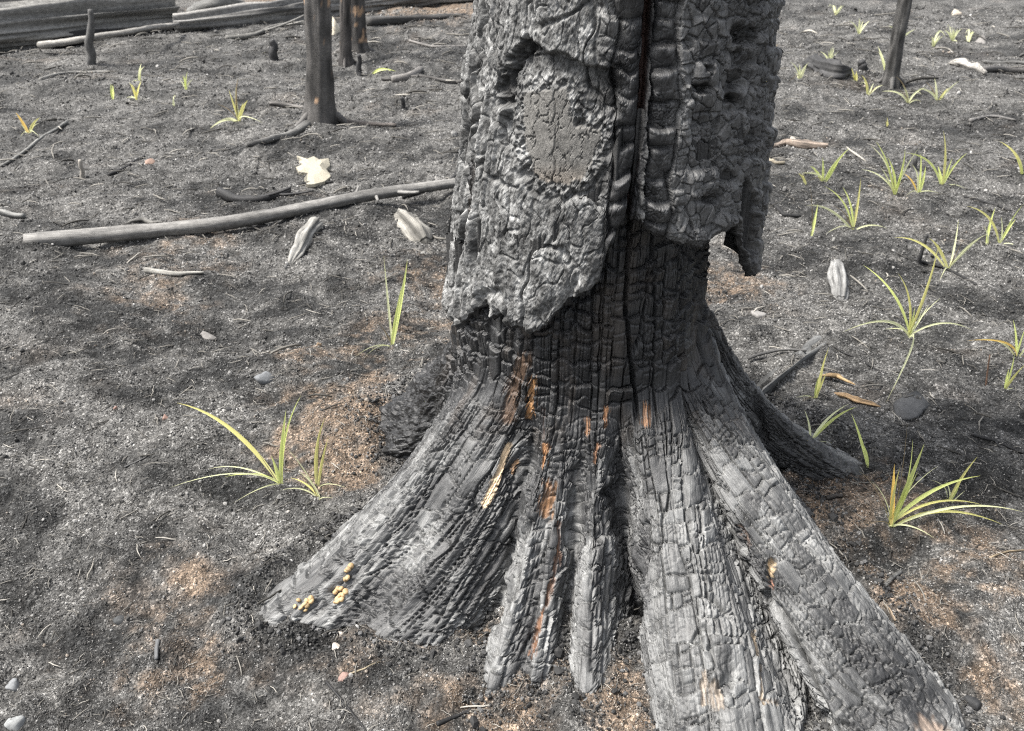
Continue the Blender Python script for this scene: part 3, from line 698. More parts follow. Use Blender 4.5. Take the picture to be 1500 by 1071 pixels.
dens = ss(-.5, .35, fbm(X/.18, Y/.14, 3, 301)+.15)
k_ = r.random(NG) < (.25+.75*dens); X, Y = X[k_], Y[k_]; n = len(X)
sz = .0029*(Y/1.4)**.75*np.exp(r.normal(0, .38, n)); big = r.random(n) < .02; sz[big] *= 2.0
t_ = tanmask(X, Y); sel = r.random(n); q = r.random(n)
base = np.where(sel < .48, .030+.045*q, np.where(sel < .93, .08+.13*q, .20+.20*q))
tint = (base*(.35+1.2*soilv(X, Y)))[:, None]*np.array([1.0, .985, .955])
pale = np.clip(.08+.20*q, 0, 1)[:, None]*np.array([1.06, .92, .78])
istan = r.random(n) < t_*.85
tint = np.where(istan[:, None], pale, tint)
Z = gh(X, Y)+sz*.18
scatter('loose_grit', 'fine grey and tan grit covering the burnt soil', shapes, np.stack([X, Y, Z], -1), r.uniform(0, 6.28, (n, 3)), sz[:, None]*r.uniform(.65, 1.25, (n, 3)), tint, 6, 1)
NN = 11000
X, Y = spread(NN, r, .95, 11, 1.1); q = r.random(NN)
L = .021*(Y/1.5)**.8*np.exp(r.normal(0, .45, NN)); tint = np.where(q < .45, .03+.06*q, np.where(q < .93, .08+.11*q, .30))[:, None]*np.array([1.03, .98, .88])
scatter('needle_litter', 'scattered thin burnt needles and twig bits on the soil', needles, np.stack([X, Y, gh(X, Y)+.003*(Y/1.5)], -1), np.stack([r.normal(0, .12, NN), r.normal(0, .15, NN), r.uniform(0, 6.28, NN)], -1), np.stack([L, L, L*r.uniform(.6, 1.4, NN)], -1), tint, 5, 2)
# char chips and crumbs fallen round the roots
NK = 5200
ii = r.integers(0, NC, NK*2); ii = ii[(phi[ii] > -140) & (phi[ii] < 125)][:NK]; off = abs(r.normal(0, .055, len(ii)))-.01
dx_, dy_ = cx[ii]-TREE[0], cy[ii]-TREE[1]; ln = np.hypot(dx_, dy_)
X, Y = cx[ii]+dx_/ln*off+r.normal(0, .012, len(ii)), cy[ii]+dy_/ln*off+r.normal(0, .012, len(ii)); n = len(X)
sz = .006*np.exp(r.normal(0, .45, n)); q = r.random(n)
scatter('char_crumbs', 'black char crumbs and chips heaped along the roots', shapes, np.stack([X, Y, gh(X, Y)+.003], -1), r.uniform(0, 6.28, (n, 3)), sz[:, None]*r.uniform(.5, 1.6, (n, 3)), np.where(q < .8, .018+.03*q, .10)[:, None]*np.ones(3), 6, 3)

# ------------------------------------------------------------------ stones
def stone(px, py, w, h, c, label, name='stone', cat='stone', seed=0, flat=.7, sub=3):
    p = gp(px, py+h*.3); d = proj(*p)[2]; W = .9*w*d/FPX; H = .85*h*d/FPX
    V, F = lump(seed, sub, 1, .2); rs = np.random.default_rng(seed+500); D = V/np.linalg.norm(V, axis=1, keepdims=True); q = np.zeros(len(V))
    for _ in range(11):
        nn = rs.normal(size=3); nn /= np.linalg.norm(nn); q += np.maximum(0, D@nn)**16/rs.uniform(.34, .60)**16
    V = .88*D/q[:, None]**(1/16.)*.8 + .12*V; V[:, 2] *= flat*1.1
    V = V*np.array([W, .5*(W+H), H*1.25]); V += V*(.12*fbm(V[:, 0]/W*4+seed, V[:, 1]/W*4+V[:, 2]/W*3, 3, 7))[:, None]
    o = mk(name, V, F, M_stone, colr=np.array(c, float)*.72); o.location = p + np.array([0, 0, -H*.02]); o.rotation_euler = (0, 0, seed*1.3)
    return tag(o, label, cat, 'loose stones on the burnt soil')
stone(178, 903, 24, 20, (.06, .063, .065), 'smooth dark grey pebble alone in the left foreground grit', seed=1)
stone(18, 1000, 30, 20, (.24, .25, .26), 'pale grey pebble at the left edge near the bottom corner', seed=2)
stone(22, 1052, 32, 24, (.30, .31, .31), 'light grey angular stone in the bottom left corner', seed=3)
stone(388, 546, 16, 34, (.20, .21, .22), 'upright bluish grey stone chip left of the trunk', seed=4)
stone(503, 988, 17, 15, (.30, .20, .17), 'round pinkish pebble below the fungus root', seed=5)
stone(492, 944, 18, 14, (.50, .45, .40), 'larger whitish pebble under the tip of the long left root', seed=6)
stone(500, 925, 10, 9, (.48, .42, .37), 'small whitish pebble tucked close under the fungi', seed=7)
stone(1326, 598, 46, 26, (.085, .087, .09), 'large rounded dark grey stone right of the tan wood chips', seed=8, flat=.55)
stone(1162, 201, 17, 17, (.50, .47, .42), 'whitish round stone on the branch right of the trunk', seed=9)
stone(1400, 17, 18, 17, (.55, .48, .40), 'round cream stone near the top right edge', seed=10)
stone(1335, 197, 15, 12, (.45, .34, .20), 'small tan nub among the grass at right', seed=11)
stone(494, 42, 15, 20, (.62, .57, .46), 'cream stone between the two standing burnt trees', seed=12)
stone(220, 234, 20, 17, (.36, .25, .20), 'pinkish stone at the end of a dark stick, upper left', seed=13)
stone(300, 488, 46, 15, (.22, .21, .20), 'flat pale grey stone in the hollow left of centre', seed=14, flat=.5)
stone(242, 611, 10, 9, (.34, .22, .18), 'tiny pink pebble above the tip of the long grass blade', seed=15)
stone(467, 503, 11, 10, (.38, .28, .19), 'tiny tan pebble left of the two blade grass sprout', seed=16)
stone(1112, 456, 34, 22, (.30, .29, .28), 'angular pale grey stone just right of the trunk waist', seed=17)
stone(422, 748, 9, 7, (.38, .36, .33), 'small pale pebble below the left grass tuft', seed=18)
stone(222, 768, 14, 8, (.40, .40, .39), 'flat white pebble in the grit left of the long root', seed=19)
stone(170, 596, 9, 8, (.30, .19, .16), 'small reddish pebble in the left middle grit', seed=20)
stone(335, 596, 16, 12, (.045, .045, .046), 'lump of black char in the left middle grit', name='char_lump', cat='charcoal', seed=21)
stone(1433, 62, 24, 16, (.25, .24, .23), 'pale grey stone in the far upper right', seed=22)
stone(1428, 1025, 30, 26, (.035, .036, .038), 'dark char lump beside the tip of the right root', name='char_lump', cat='charcoal', seed=25)
stone(1222, 352, 16, 9, (.20, .20, .19), 'small grey stone below the spindly grass right of the trunk', seed=26)

# ------------------------------------------------------------------ logs, branches, sticks
def stick(name, cat, label, pts, r0, r1, c, z=0., ns=8, n=24, wob=.12, seed=0, group=None, twigs=(), mat=None, lift=None, fur=0., prof=None):
    """pts: photo pixels where it lies; r in metres"""
    W = [gp(a, b) for a, b in pts] if lift is None else [on_z(a, b, float(np.interp(k/(len(pts)-1), np.linspace(0, 1, len(lift)), lift))) for k, (a, b) in enumerate(pts)]
    P_ = smooth_path(W, n); rad = np.linspace(r0, r1, n)
    if prof: rad = rad*np.interp(np.linspace(0, 1, n), np.linspace(0, 1, len(prof)), prof)
    P_[:, 2] = gh(P_[:, 0], P_[:, 1]) if lift is None else P_[:, 2]*0+np.interp(np.linspace(0, 1, n), np.linspace(0, 1, len(lift)), lift)
    P_[:, 2] = gsm(P_[:, 2:3], max(1, n/8.), 0)[:, 0] + rad*.75 + z
    e = thing(name, P_[0]*np.array([1, 1, 0]), label, cat, group) if twigs else None
    base = P_[0]*np.array([1, 1, 0])
    V, F, G_ = tube_arr(P_-base, rad, ns, wob, seed, True, fur)
    cv = .8+.9*fbm(G_[:, 0]/r0*2.5+seed, G_[:, 1]/(r0*8), 3, seed+3)
    C_ = np.clip(np.array(c)[None]*np.maximum(cv, .15)[:, None], 0, 1)*.8
    o = mk('stem' if twigs else name, V, F, mat or M_log, e, colr=C_, grain=G_)
    if not twigs: o.location = base; tag(o, label, cat, group)
    for (f, L_, az, el, rt) in twigs:
        k = int(f*(n-1)); d = np.array([math.cos(az)*math.cos(el), math.sin(az)*math.cos(el), math.sin(el)])
        V, F, G_ = tube_arr(np.stack([P_[k]-base+d*L_*q_ + np.array([0, 0, .1*L_*q_*q_]) for q_ in np.linspace(0, 1, 6)]), np.linspace(rt, rt*.6, 6), 6, .1, seed+5)
        mk('twig', V, F, M_log, e, colr=np.array(c)*.9, grain=G_)
    return e or o
GREY, DARK, PALE, MID = (.15, .15, .147), (.028, .028, .029), (.23, .225, .21), (.085, .084, .082)
stick('fallen_log', 'log', 'long straight grey log lying left of the trunk with broken twigs', [(40, 363), (180, 351), (330, 336), (420, 318), (540, 292), (690, 270)], .040, .027, (.21, .205, .195), z=.0, ns=18, n=110, wob=.10, seed=31, fur=.07, lift=[.045, .035, .03, .03, .03],
      twigs=[(.70, .07, 1.2, .6, .010), (.76, .10, -1.3, -.1, .011), (.80, .16, -.5, .05, .012), (.92, .06, 2.0, .4, .01), (.30, .03, 1.5, .9, .008)])
stick('fallen_log', 'log', 'massive furrowed charred log in the top left corner', [(-420, 128), (-150, 92), (30, 66), (255, 42)], .26, .17, (.30, .295, .28), z=.02, wob=.24, seed=32, ns=84, n=200, fur=.34)
stick('fallen_log', 'log', 'dark log lying behind the massive corner log', [(-420, 40), (-60, 22), (120, 10), (300, -14)], .26, .2, (.16, .155, .15), wob=.2, seed=33, ns=60, n=120, fur=.34)
stick('fallen_log', 'log', 'thin black log in front of the massive corner log', [(-120, 92), (0, 78), (120, 66), (235, 52)], .07, .05, DARK, wob=.16, seed=34, ns=30, n=110, fur=.34)
stick('fallen_log', 'log', 'tapering grey log along the top running behind the standing trees', [(258, 48), (330, 43), (450, 26), (600, 8), (760, -8)], .10, .2, (.27, .265, .255), wob=.2, seed=35, ns=60, n=170, fur=.34)
stick('arched_root', 'root', 'thick arched root rising from the ground at the top left', [(285, 30), (292, 16), (318, 8), (345, 14), (385, 22)], 0.08, .05, (.13, .13, .125), ns=16, n=36, wob=.14, seed=36, lift=[.0, .14, .22, .12, .0])
stick('fallen_branch', 'branch', 'black forked branch lying above the straight log', [(322, 286), (350, 297), (385, 296), (425, 284)], .028, .012, DARK, ns=10, n=26, wob=.22, seed=37, twigs=[(.45, .22, .3, .1, .01), (.8, .2, -.1, .05, .008)])
stick('fallen_branch', 'branch', 'short dark branch arching just left of the trunk above the log', [(590, 292), (640, 276), (665, 262), (672, 240)], .013, .006, DARK, n=20, seed=38)
stick('half_buried_wood', 'wood', 'pale half buried wood stub below the straight log near the trunk', [(583, 312), (600, 330), (624, 356)], .045, .075, (.26, .25, .225), wob=.4, seed=39, z=-.05, ns=36, n=70, fur=.12, prof=[.7, .9, 1, 1.05, .9, .5])
stick('half_buried_wood', 'wood', 'pale root piece poking out under the straight log', [(462, 332), (446, 352), (425, 386)], .045, .025, PALE, wob=.4, seed=40, z=-.015, ns=36, n=70, fur=.12, prof=[.7, .9, 1, 1.05, .9, .5])
stick('fallen_stick', 'stick', 'pale bleached stick on a mound left of centre', [(213, 397), (250, 402), (300, 407)], .014, .007, (.36, .35, .32), n=18, seed=41, wob=.2)
stick('fallen_stick', 'stick', 'stubby grey stick at the left edge above the straight log', [(3, 322), (34, 312)], .016, .013, (.25, .25, .24), n=10, seed=42)
stick('wood_chip', 'wood chip', 'lens shaped grey wood chip resting behind the straight log', [(186, 326), (212, 324), (238, 325)], .014, .012, (.20, .195, .18), seed=43, ns=14, n=30, fur=.3, prof=[.25, .9, 1, .8, .2])
stick('fallen_stick', 'stick', 'long thin grey twig curving down at the far left', [(2, 246), (50, 212), (75, 196), (98, 178)], .009, .012, (.20, .2, .19), n=22, seed=44)
stick('fallen_stick', 'stick', 'thin dark stick leading to the pinkish stone', [(160, 260), (190, 243), (212, 231)], .010, .008, DARK, n=14, seed=45)
stick('fallen_stick', 'stick', 'thin dark stick lying below the white flake', [(440, 272), (470, 270), (488, 268)], .012, .008, DARK, n=14, seed=46)
stick('fallen_stick', 'stick', 'bare grey twig right of the left standing tree', [(490, 178), (530, 183), (580, 186)], .022, .014, (.17, .15, .135), n=20, seed=47, wob=.2)
stick('fallen_stick', 'stick', 'grey twig lying left of the left standing tree', [(395, 155), (420, 157), (446, 160)], .018, .016, (.17, .16, .15), n=16, seed=48)
stick('surface_root', 'root', 'exposed grey root snaking from the left standing tree', [(452, 185), (425, 203), (390, 210), (362, 219)], .03, .018, (.14, .138, .132), n=26, seed=49, wob=.2)
stick('fallen_branch', 'branch', 'light grey forked branch behind the log, near the trunk top', [(575, 122), (598, 117), (616, 106)], .035, .03, (.20, .19, .18), n=16, seed=50)
stick('fallen_stick', 'stick', 'long thin stick lying behind the left standing tree', [(560, 118), (620, 120), (678, 122)], .014, .014, (.10, .095, .09), n=16, seed=51)
stick('fallen_branch', 'branch', 'twisted pale branch crossing just right of the trunk', [(1122, 217), (1150, 211), (1175, 218), (1212, 217)], .016, .032, (.27, .22, .18), seed=52, wob=.25, ns=20, n=60, fur=.15, prof=[.6, .8, .7, 1.1, 1, .6])
stick('fallen_stick', 'stick', 'small pale curved twig low beside the right trunk edge', [(1123, 232), (1135, 240), (1148, 243)], .012, .01, (.33, .29, .22), n=12, seed=53)
stick('fallen_branch', 'branch', 'chunky bleached white branch at the upper right', [(1392, 96), (1412, 98), (1442, 112)], .045, .03, (.36, .345, .32), seed=54, wob=.28, ns=30, n=50, fur=.25, prof=[.5, 1, .7, 1, .5])
stick('fallen_branch', 'branch', 'dark branch running to the right edge behind the bleached branch', [(1438, 108), (1470, 106), (1530, 110)], .025, .03, (.12, .115, .11), n=20, seed=55)
stick('fallen_stick', 'stick', 'straight twig near the upper right edge', [(1440, 92), (1475, 92), (1520, 94)], .02, .02, (.10, .10, .097), n=12, seed=56)
stick('fallen_log', 'log', 'crooked dark log chunk right of the trunk', [(1178, 98), (1200, 106), (1225, 114), (1242, 112)], .07, .06, (.065, .065, .066), seed=57, wob=.25, ns=36, n=60, fur=.2, prof=[.4, 1, .9, 1, .5])
stick('half_buried_wood', 'wood', 'grey weathered root end sticking up right of the trunk', [(1226, 384), (1228, 405), (1232, 440)], .025, .045, (.24, .24, .235), seed=58, wob=.4, z=-.02, ns=36, n=70, fur=.12, prof=[.7, .9, 1, 1.05, .9, .5])
stick('half_buried_wood', 'wood', 'broad grey ash covered root lying behind the right root', [(1236, 462), (1208, 488), (1165, 520), (1120, 560), (1085, 590)], .028, .06, (.15, .152, .15), seed=59, wob=.6, z=-.092, ns=40, n=90, fur=.3, prof=[.3, .9, 1.3, 1.2, 1, 1, 1])
stick('fallen_stick', 'stick', 'thin dark twig arching over the broad grey root', [(1095, 533), (1135, 520), (1180, 520)], .006, .004, MID, n=18, seed=60, z=.015)
stick('wood_chip', 'wood chip', 'upper of two tan wood chips beside the young grass', [(1200, 556), (1225, 558), (1252, 568)], .011, .007, (.40, .28, .15), seed=61, wob=.3, z=.012, ns=14, n=30, fur=.3, prof=[.25, .9, 1, .8, .2])
stick('wood_chip', 'wood chip', 'lower tan wood chip beside the dark grey stone', [(1222, 577), (1255, 584), (1290, 597)], .012, .008, (.40, .27, .15), seed=62, wob=.3, ns=14, n=30, fur=.3, prof=[.25, .9, 1, .8, .2])
stick('fallen_stick', 'stick', 'long thin dark stick across the grass at right', [(1215, 505), (1260, 525), (1300, 548)], .003, .002, DARK, n=18, seed=63)
stick('fallen_stick', 'stick', 'bent dark twig near the right edge, middle height', [(1422, 636), (1455, 645), (1475, 655), (1510, 668)], .005, .004, DARK, n=18, seed=64, twigs=[(.45, .05, -1.8, .1, .003)])
stick('fallen_stick', 'stick', 'dark twig lying above the spreading grass at right', [(1340, 375), (1380, 392), (1430, 418)], .007, .005, DARK, n=18, seed=65)
stick('fallen_stick', 'stick', 'slim dark twig in the grass, upper middle right', [(1412, 290), (1450, 298), (1480, 310)], .008, .006, DARK, n=14, seed=66)
stick('fallen_stick', 'stick', 'straight grey twig in the left middle grit', [(183, 686), (215, 670), (246, 653)], .0025, .0018, (.10, .10, .10), n=14, seed=67)
stick('fallen_stick', 'stick', 'dark root thread at the bottom below the finger roots', [(478, 1000), (505, 1030), (530, 1062), (545, 1085)], .003, .002, DARK, n=20, seed=68)
stick('fallen_stick', 'stick', 'curved dark twig at the bottom edge, left of centre', [(640, 1062), (665, 1052), (690, 1040)], .005, .003, DARK, n=16, seed=69)
stick('fallen_stick', 'stick', 'pale straw tipped twig beside the pinkish pebble', [(512, 988), (535, 980), (556, 971)], .002, .0015, (.34, .29, .2), n=14, seed=70)
stick('fallen_stick', 'stick', 'short grey stick in the gravel right of the long root', [(1297, 858), (1318, 842)], .005, .005, (.17, .17, .165), n=10, seed=71)
stick('fallen_stick', 'stick', 'pale root fibre at the right edge, lower half', [(1450, 818), (1475, 808), (1510, 806)], .003, .002, (.34, .27, .18), n=16, seed=72)
stick('fallen_stick', 'stick', 'pale crooked root bit beside the long right root', [(1296, 888), (1306, 900), (1312, 910)], .004, .003, (.36, .28, .2), n=12, seed=73)
stick('wood_chip', 'wood chip', 'grey charred chip standing in the left foreground', [(232, 940), (230, 968)], .006, .005, (.15, .155, .16), n=10, seed=74)
stick('wood_chip', 'wood chip', 'short dark wood piece on the brown soil at right', [(1210, 732), (1225, 728), (1234, 728)], .007, .006, (.05, .045, .04), n=10, seed=75)
stick('fallen_branch', 'branch', 'pale thin branch lying against the front of the corner log', [(60, 72), (120, 58), (200, 46), (262, 40)], .03, .022, (.30, .29, .27), n=40, seed=101, wob=.25, ns=12, lift=[.05, .16, .2, .12])
stick('fallen_branch', 'branch', 'forked grey branch on the soil between corner log and near tree', [(330, 52), (370, 46), (415, 40), (450, 36)], .028, .018, (.22, .215, .2), n=36, seed=102, wob=.2, twigs=[(.4, .5, .6, .15, .014), (.7, .35, -.5, .1, .012)])
stick('fallen_branch', 'branch', 'dark branch lying at the top behind the two left trees', [(540, 38), (600, 30), (680, 26)], .05, .03, (.07, .068, .065), n=30, seed=103, wob=.2, ns=12)
stick('fallen_stick', 'stick', 'thin grey twigs below the dark branch near the trunk top', [(600, 62), (640, 70), (682, 66)], .016, .012, (.2, .19, .18), n=20, seed=104, twigs=[(.5, .3, 1.0, .1, .008)])
stick('fallen_stick', 'stick', 'long pale twig on the grey soil between tufts at far left', [(60, 120), (110, 108), (160, 106)], .016, .01, (.24, .235, .22), n=20, seed=105)
stick('fallen_stick', 'stick', 'crooked twig lying right of the leaning sapling foot', [(1420, 180), (1450, 172), (1488, 178)], .014, .009, (.16, .155, .15), n=20, seed=106, wob=.25)
stick('fallen_stick', 'stick', 'dark twig lying left of the single upright blade by the spike', [(1130, 300), (1150, 312), (1172, 318)], .01, .007, DARK, n=16, seed=107)
def upright(name, cat, label, base, tip, r0, r1, c, seed, n=18, lean=0., ns=9):
    p0 = gp(*base); p1 = on_y(tip[0], tip[1], p0[1]+lean)
    P_ = np.linspace(p0-np.array([0, 0, .05]), p1, n) + .35*r0*np.stack([vn(np.linspace(0, 5, n), 0*np.arange(n)+seed, 3), vn(np.linspace(0, 5, n), 0*np.arange(n)+seed, 4), 0*np.arange(n)], -1)
    V, F, G_ = tube_arr(P_-p0, np.linspace(r0, r1, n), ns, .15, seed)
    o = mk(name, V, F, M_log, colr=np.array(c), grain=G_); o.location = p0; return tag(o, label, cat)
upright('dead_stem', 'stem', 'short black pointed stub standing left of the left tree', (404, 96), (399, 59), .05, .028, DARK, 81)
upright('dead_stem', 'stem', 'thin upright dead stem with pale tip before the corner log', (130, 88), (134, 14), .045, .02, MID, 82)
upright('dead_stem', 'stem', 'black stub at the foot of the double trunk tree', (527, 112), (526, 80), .03, .018, DARK, 83)
upright('dead_stem', 'stem', 'tiny black stub above the log behind the trunk', (590, 160), (589, 143), .022, .013, DARK, 84)
upright('dead_stem', 'stem', 'thin black spike among the right hand grass', (1346, 382), (1357, 343), .012, .005, DARK, 85)
upright('dead_stem', 'stem', 'short black stub left of the right sapling', (1266, 104), (1262, 89), .05, .03, DARK, 86)
upright('dead_stem', 'stem', 'reddish dry stem standing near the right edge', (1448, 566), (1450, 520), .004, .002, (.16, .10, .07), 87)
upright('dead_stem', 'stem', 'dark upright stub behind the grass cluster at right', (1341, 248), (1341, 216), .02, .012, MID, 88)
upright('dead_stem', 'stem', 'pale upright stick in the left background', (119, 262), (118, 234), .013, .010, (.28, .26, .23), 89)
# ------------------------------------------------------------------ standing burnt trees behind
def snag(name, label, base, tip, r0, r1, c, seed, spots, H=7., roots=4):
    p0 = gp(*base); p1 = on_y(tip[0], tip[1], p0[1]); d = (p1-p0)/np.linalg.norm(p1-p0)
    e = thing(name, p0, label, 'tree', 'standing burnt trees behind')
    n = 120; z = np.concatenate([np.linspace(-.1, 2.2, 80), np.linspace(2.3, H, 40)])
    P_ = d[None]*z[:, None]; P_[:, 0] += .03*vn(z*1.2, 0*z+seed, 5)*np.clip(z, 0, 1)
    rad = np.interp(z, [-.1, 0, .12, .35, 2.2, H], [r0*1.9, r0*1.55, r0*1.2, r0, r1, r1*.35])
    V, F, G_ = tube_arr(P_, rad, 40, .12, seed, True, .07)
    m_ = fbm(G_[:, 0]/.05, G_[:, 1]/.09, 3, seed+40); C_ = np.array(c)[None]*(.7+.6*vn(G_[:, 0]/.03, G_[:, 1]/.1, seed))[:, None]
    pk = ss(spots, spots+.08, m_)[:, None]*(G_[:, 1]-seed > .25)[:, None]; C_ = C_*(1-pk)+np.array([.33, .22, .14])*pk
    mk('trunk', V, F, M_bark, e, colr=np.clip(C_, 0, 1), grain=G_)
    r_ = np.random.default_rng(seed)
    for k in range(roots):
        a = k*6.28/roots+r_.uniform(0, .8); L_ = r_.uniform(2.2, 3.6)*r0
        q = np.linspace(0, 1, 10); Q = np.stack([np.cos(a)*(r0*.6+L_*q), np.sin(a)*(r0*.6+L_*q), .09*(1-q)**2-.03*q], -1)
        Q[:, 2] += gh(Q[:, 0]+p0[0], Q[:, 1]+p0[1])-p0[2]
        V, F, G_ = tube_arr(Q, np.linspace(r0*.42, r0*.16, 10), 8, .15, seed+k); mk('root', V, F, M_bark, e, colr=np.array(c)*1.0, grain=G_)
    for k in range(6):
        zz = r_.uniform(2.5, H*.9); a = r_.uniform(0, 6.28); q = np.linspace(0, 1, 8)[:, None]
        Q = d*zz + np.array([math.cos(a), math.sin(a), .25])*q*r_.uniform(.3, .9); V, F, G_ = tube_arr(Q, np.linspace(r1*.3, r1*.08, 8), 6); mk('branch', V, F, M_bark, e, colr=np.array(c), grain=G_)
snag('standing_tree', 'burnt standing tree with orange peeled spots, nearest on the left', (469, 178), (471, -5), .083, .075, (.082, .078, .074), 91, .44, roots=2)
snag('standing_tree', 'stouter burnt tree with peeled patches behind the nearest left tree', (522, 82), (520, -6), .10, .09, (.075, .07, .066), 92, .30, roots=2)
snag('standing_tree', 'slim burnt stem standing just left of the stouter tree behind', (507, 96), (508, -5), .050, .045, (.06, .055, .052), 93, .5, roots=3)
snag('standing_tree', 'slender leaning dark sapling stem at the upper right', (1303, 130), (1324, -5), .055, .050, (.075, .073, .07), 94, .8, roots=3)

# ------------------------------------------------------------------ white flake lying on the soil
fp = [(435, 232), (450, 237), (460, 233), (468, 238), (482, 236), (484, 246), (478, 252), (486, 262), (476, 270), (462, 274), (450, 275), (446, 265), (452, 258), (438, 256), (434, 249), (444, 245), (436, 240)]
Q = np.array([gp(a, b) for a, b in fp]); c0 = Q.mean(0); Q = Q-c0; nq = len(Q)
Qt = Q.copy(); Qt[:, 2] += .018; Qm = Q*np.array([.55, .55, 1]); Qm[:, 2] = .030
V = np.concatenate([Q, Qt, Qm, [[0, 0, .03]]]); i = np.arange(nq); j = (i+1) % nq
o = mk('pale_flake', V, [np.stack([i, j, j+nq, i+nq], -1), np.stack([i+nq, j+nq, j+2*nq, i+2*nq], -1), np.stack([i+2*nq, j+2*nq, np.full(nq, 3*nq)], -1)], M_stone, smooth=False, colr=np.array([.30, .28, .225]))
o.location = c0; tag(o, 'jagged cream white flake lying flat beyond the straight log', 'flake')

# ------------------------------------------------------------------ fungi on the left root
def fungus(px, py, n, rpx, label, seed):
    p, nn = core_at(px, py); d = proj(*p)[2]; sc = d/FPX; r_ = np.random.default_rng(seed)
    e = thing('fungus_cluster', p, label, 'fungus', 'fungi on the long left root')
    a1 = np.cross(nn, [0, 0, 1.]); a1 /= np.linalg.norm(a1); a2 = np.cross(nn, a1)
    for k in range(n):
        rr_ = rpx*sc*math.sqrt((k+.3)/n); th = k*2.4; w = r_.uniform(7, 10)*sc*(1 if n > 3 else 1.2)
        V, F = lump(seed+k, 2, .7, .5); q = p + nn*.003 + (a1*math.cos(th)*1.15+a2*math.sin(th)*.85)*rr_
        pp, n2 = core_at(*proj(*q)[:2])
        if np.linalg.norm(pp-q) < .03: q = pp
        o = mk('cap', V*w, F, M_fungus, e, colr=np.array([.38, .27, .145])*r_.uniform(.8, 1.25)); o.location = q-p+nn*.002; o.rotation_euler = (r_.uniform(-.4, .4)+.5, r_.uniform(-.3, .3), r_.uniform(0, 6))
fungus(500, 868, 17, 13, 'round rosette of tan fungi, largest cluster on the left root', 400)
fungus(448, 880, 9, 14, 'straggling tan fungi cluster nearest the tip of the left root', 420)
fungus(513, 828, 4, 6, 'uppermost small tan fungus patch on the left root', 440)
fungus(511, 845, 2, 3, 'tiny pair of tan fungi just above the round rosette', 450)

# ------------------------------------------------------------------ grass
GRN, YEL, ORG, PAL, BRN = (.68, .75, .27), (.80, .76, .29), (.70, .48, .13), (.76, .78, .48), (.24, .19, .12)
def blade(e, p0, base, tip, w, c, rs):
    down = tip[1] > base[1]-12
    L_px = math.hypot(tip[0]-base[0], tip[1]-base[1])
    if down:
        t = on_z(*tip); t[2] = float(gh(t[0], t[1])); t = on_z(tip[0], tip[1], t[2])+np.array([0, 0, .004])
    else: t = on_y(tip[0], tip[1], p0[1]+rs.uniform(-.35, .35)*abs(L_px)*proj(*p0)[2]/FPX)
    b = p0 + np.array([rs.uniform(-.006, .006), rs.uniform(-.006, .006), -.01]); L_ = np.linalg.norm(t-b)
    lean = abs(t[0]-b[0])/(L_+1e-6)
    ctl = (b+t)/2 + np.array([-(t[0]-b[0])*rs.uniform(.0, .3)+L_*rs.uniform(-.06, .06), L_*rs.uniform(-.08, .08), L_*(.32 if down else .03+.26*lean)])
    n = 12; q = np.linspace(0, 1, n)[:, None]
    C = (1-q)**2*b + 2*q*(1-q)*ctl + q*q*t
    tg = np.gradient(C, axis=0); tg /= np.linalg.norm(tg, axis=1, keepdims=True)
    view = np.array([rs.uniform(-.4, .4), -1, rs.uniform(.2, .8)]); s_ = np.cross(tg, view); s_ /= np.linalg.norm(s_, axis=1, keepdims=True)+1e-9; nr = np.cross(s_, tg)
    W = w*proj(*p0)[2]/FPX*.41*np.interp(q[:, 0], [0, .15, .4, .75, 1], [.55, .85, 1, .5, .03])[:, None]
    V = np.stack([C-s_*W+nr*W*.35, C-nr*W*.15, C+s_*W+nr*W*.35], 1).reshape(-1, 3)-p0
    a_ = np.arange(n*3).reshape(n, 3); F = np.stack([a_[:-1, :-1], a_[1:, :-1], a_[1:, 1:], a_[:-1, 1:]], -1).reshape(-1, 4)
    c = np.array(c)*rs.uniform(.85, 1.15); qq = np.repeat(q[:, 0], 3)[:, None]
    cc = c + (np.array([.70, .72, .40])-c)*ss(.3, 0, qq)*.6 + (np.array([.52, .42, .17])-c)*ss(.75, 1, qq)*rs.uniform(0, .35)
    mk('blade', V, F, M_leaf, e, colr=cc)
def tuft(label, base, tips, seed, w=5, c=GRN):
    p0 = gp(*base); e = thing('grass_tuft', p0, label, 'grass', 'grass sprouts in the burnt soil'); rs = np.random.default_rng(seed)
    for t in tips:
        cc = t[2] if len(t) > 2 else c; ww = t[3] if len(t) > 3 else w
        blade(e, p0, base, t[:2], ww*rs.uniform(.75, 1.1), cc, rs)
    if len(tips) >= 3:                                      # thin bent wisps and a dry stalk
        H_ = max(12, max(base[1]-t[1] for t in tips))
        for k in range(int(rs.integers(1, 4))):
            sg = rs.choice([-1, 1]); low = rs.random() < .5
            blade(e, p0, base, (base[0]+sg*H_*rs.uniform(.2, .6), base[1]+(H_*rs.uniform(0, .15) if low else -H_*rs.uniform(.2, .6))), 1.8, BRN if rs.random() < .4 else PAL, rs)
def little(label, base, h, n, seed, c=PAL, w=3.2, wide=.8):
    rs = np.random.default_rng(seed); tuft(label, base, [(base[0]+rs.uniform(-wide, wide)*h, base[1]-h*rs.uniform(.65, 1.05)) for _ in range(n)], seed, w, c)
tuft('large left grass tuft with one long diagonal blade, beside brown soil', (412, 708), [(259, 590, YEL, 9), (441, 579, GRN, 5), (249, 716, PAL, 3), (306, 687, PAL, 3), (330, 700, GRN, 5), (397, 667, GRN, 8), (419, 600, GRN, 8), (343, 738, PAL, 3)], 1)
tuft('thin pale grass wisp at the right foot of the large left tuft', (468, 729), [(417, 653, PAL, 3.5), (411, 720, PAL, 3.5), (436, 690, PAL, 5), (425, 700, YEL, 4)], 2, 4, PAL)
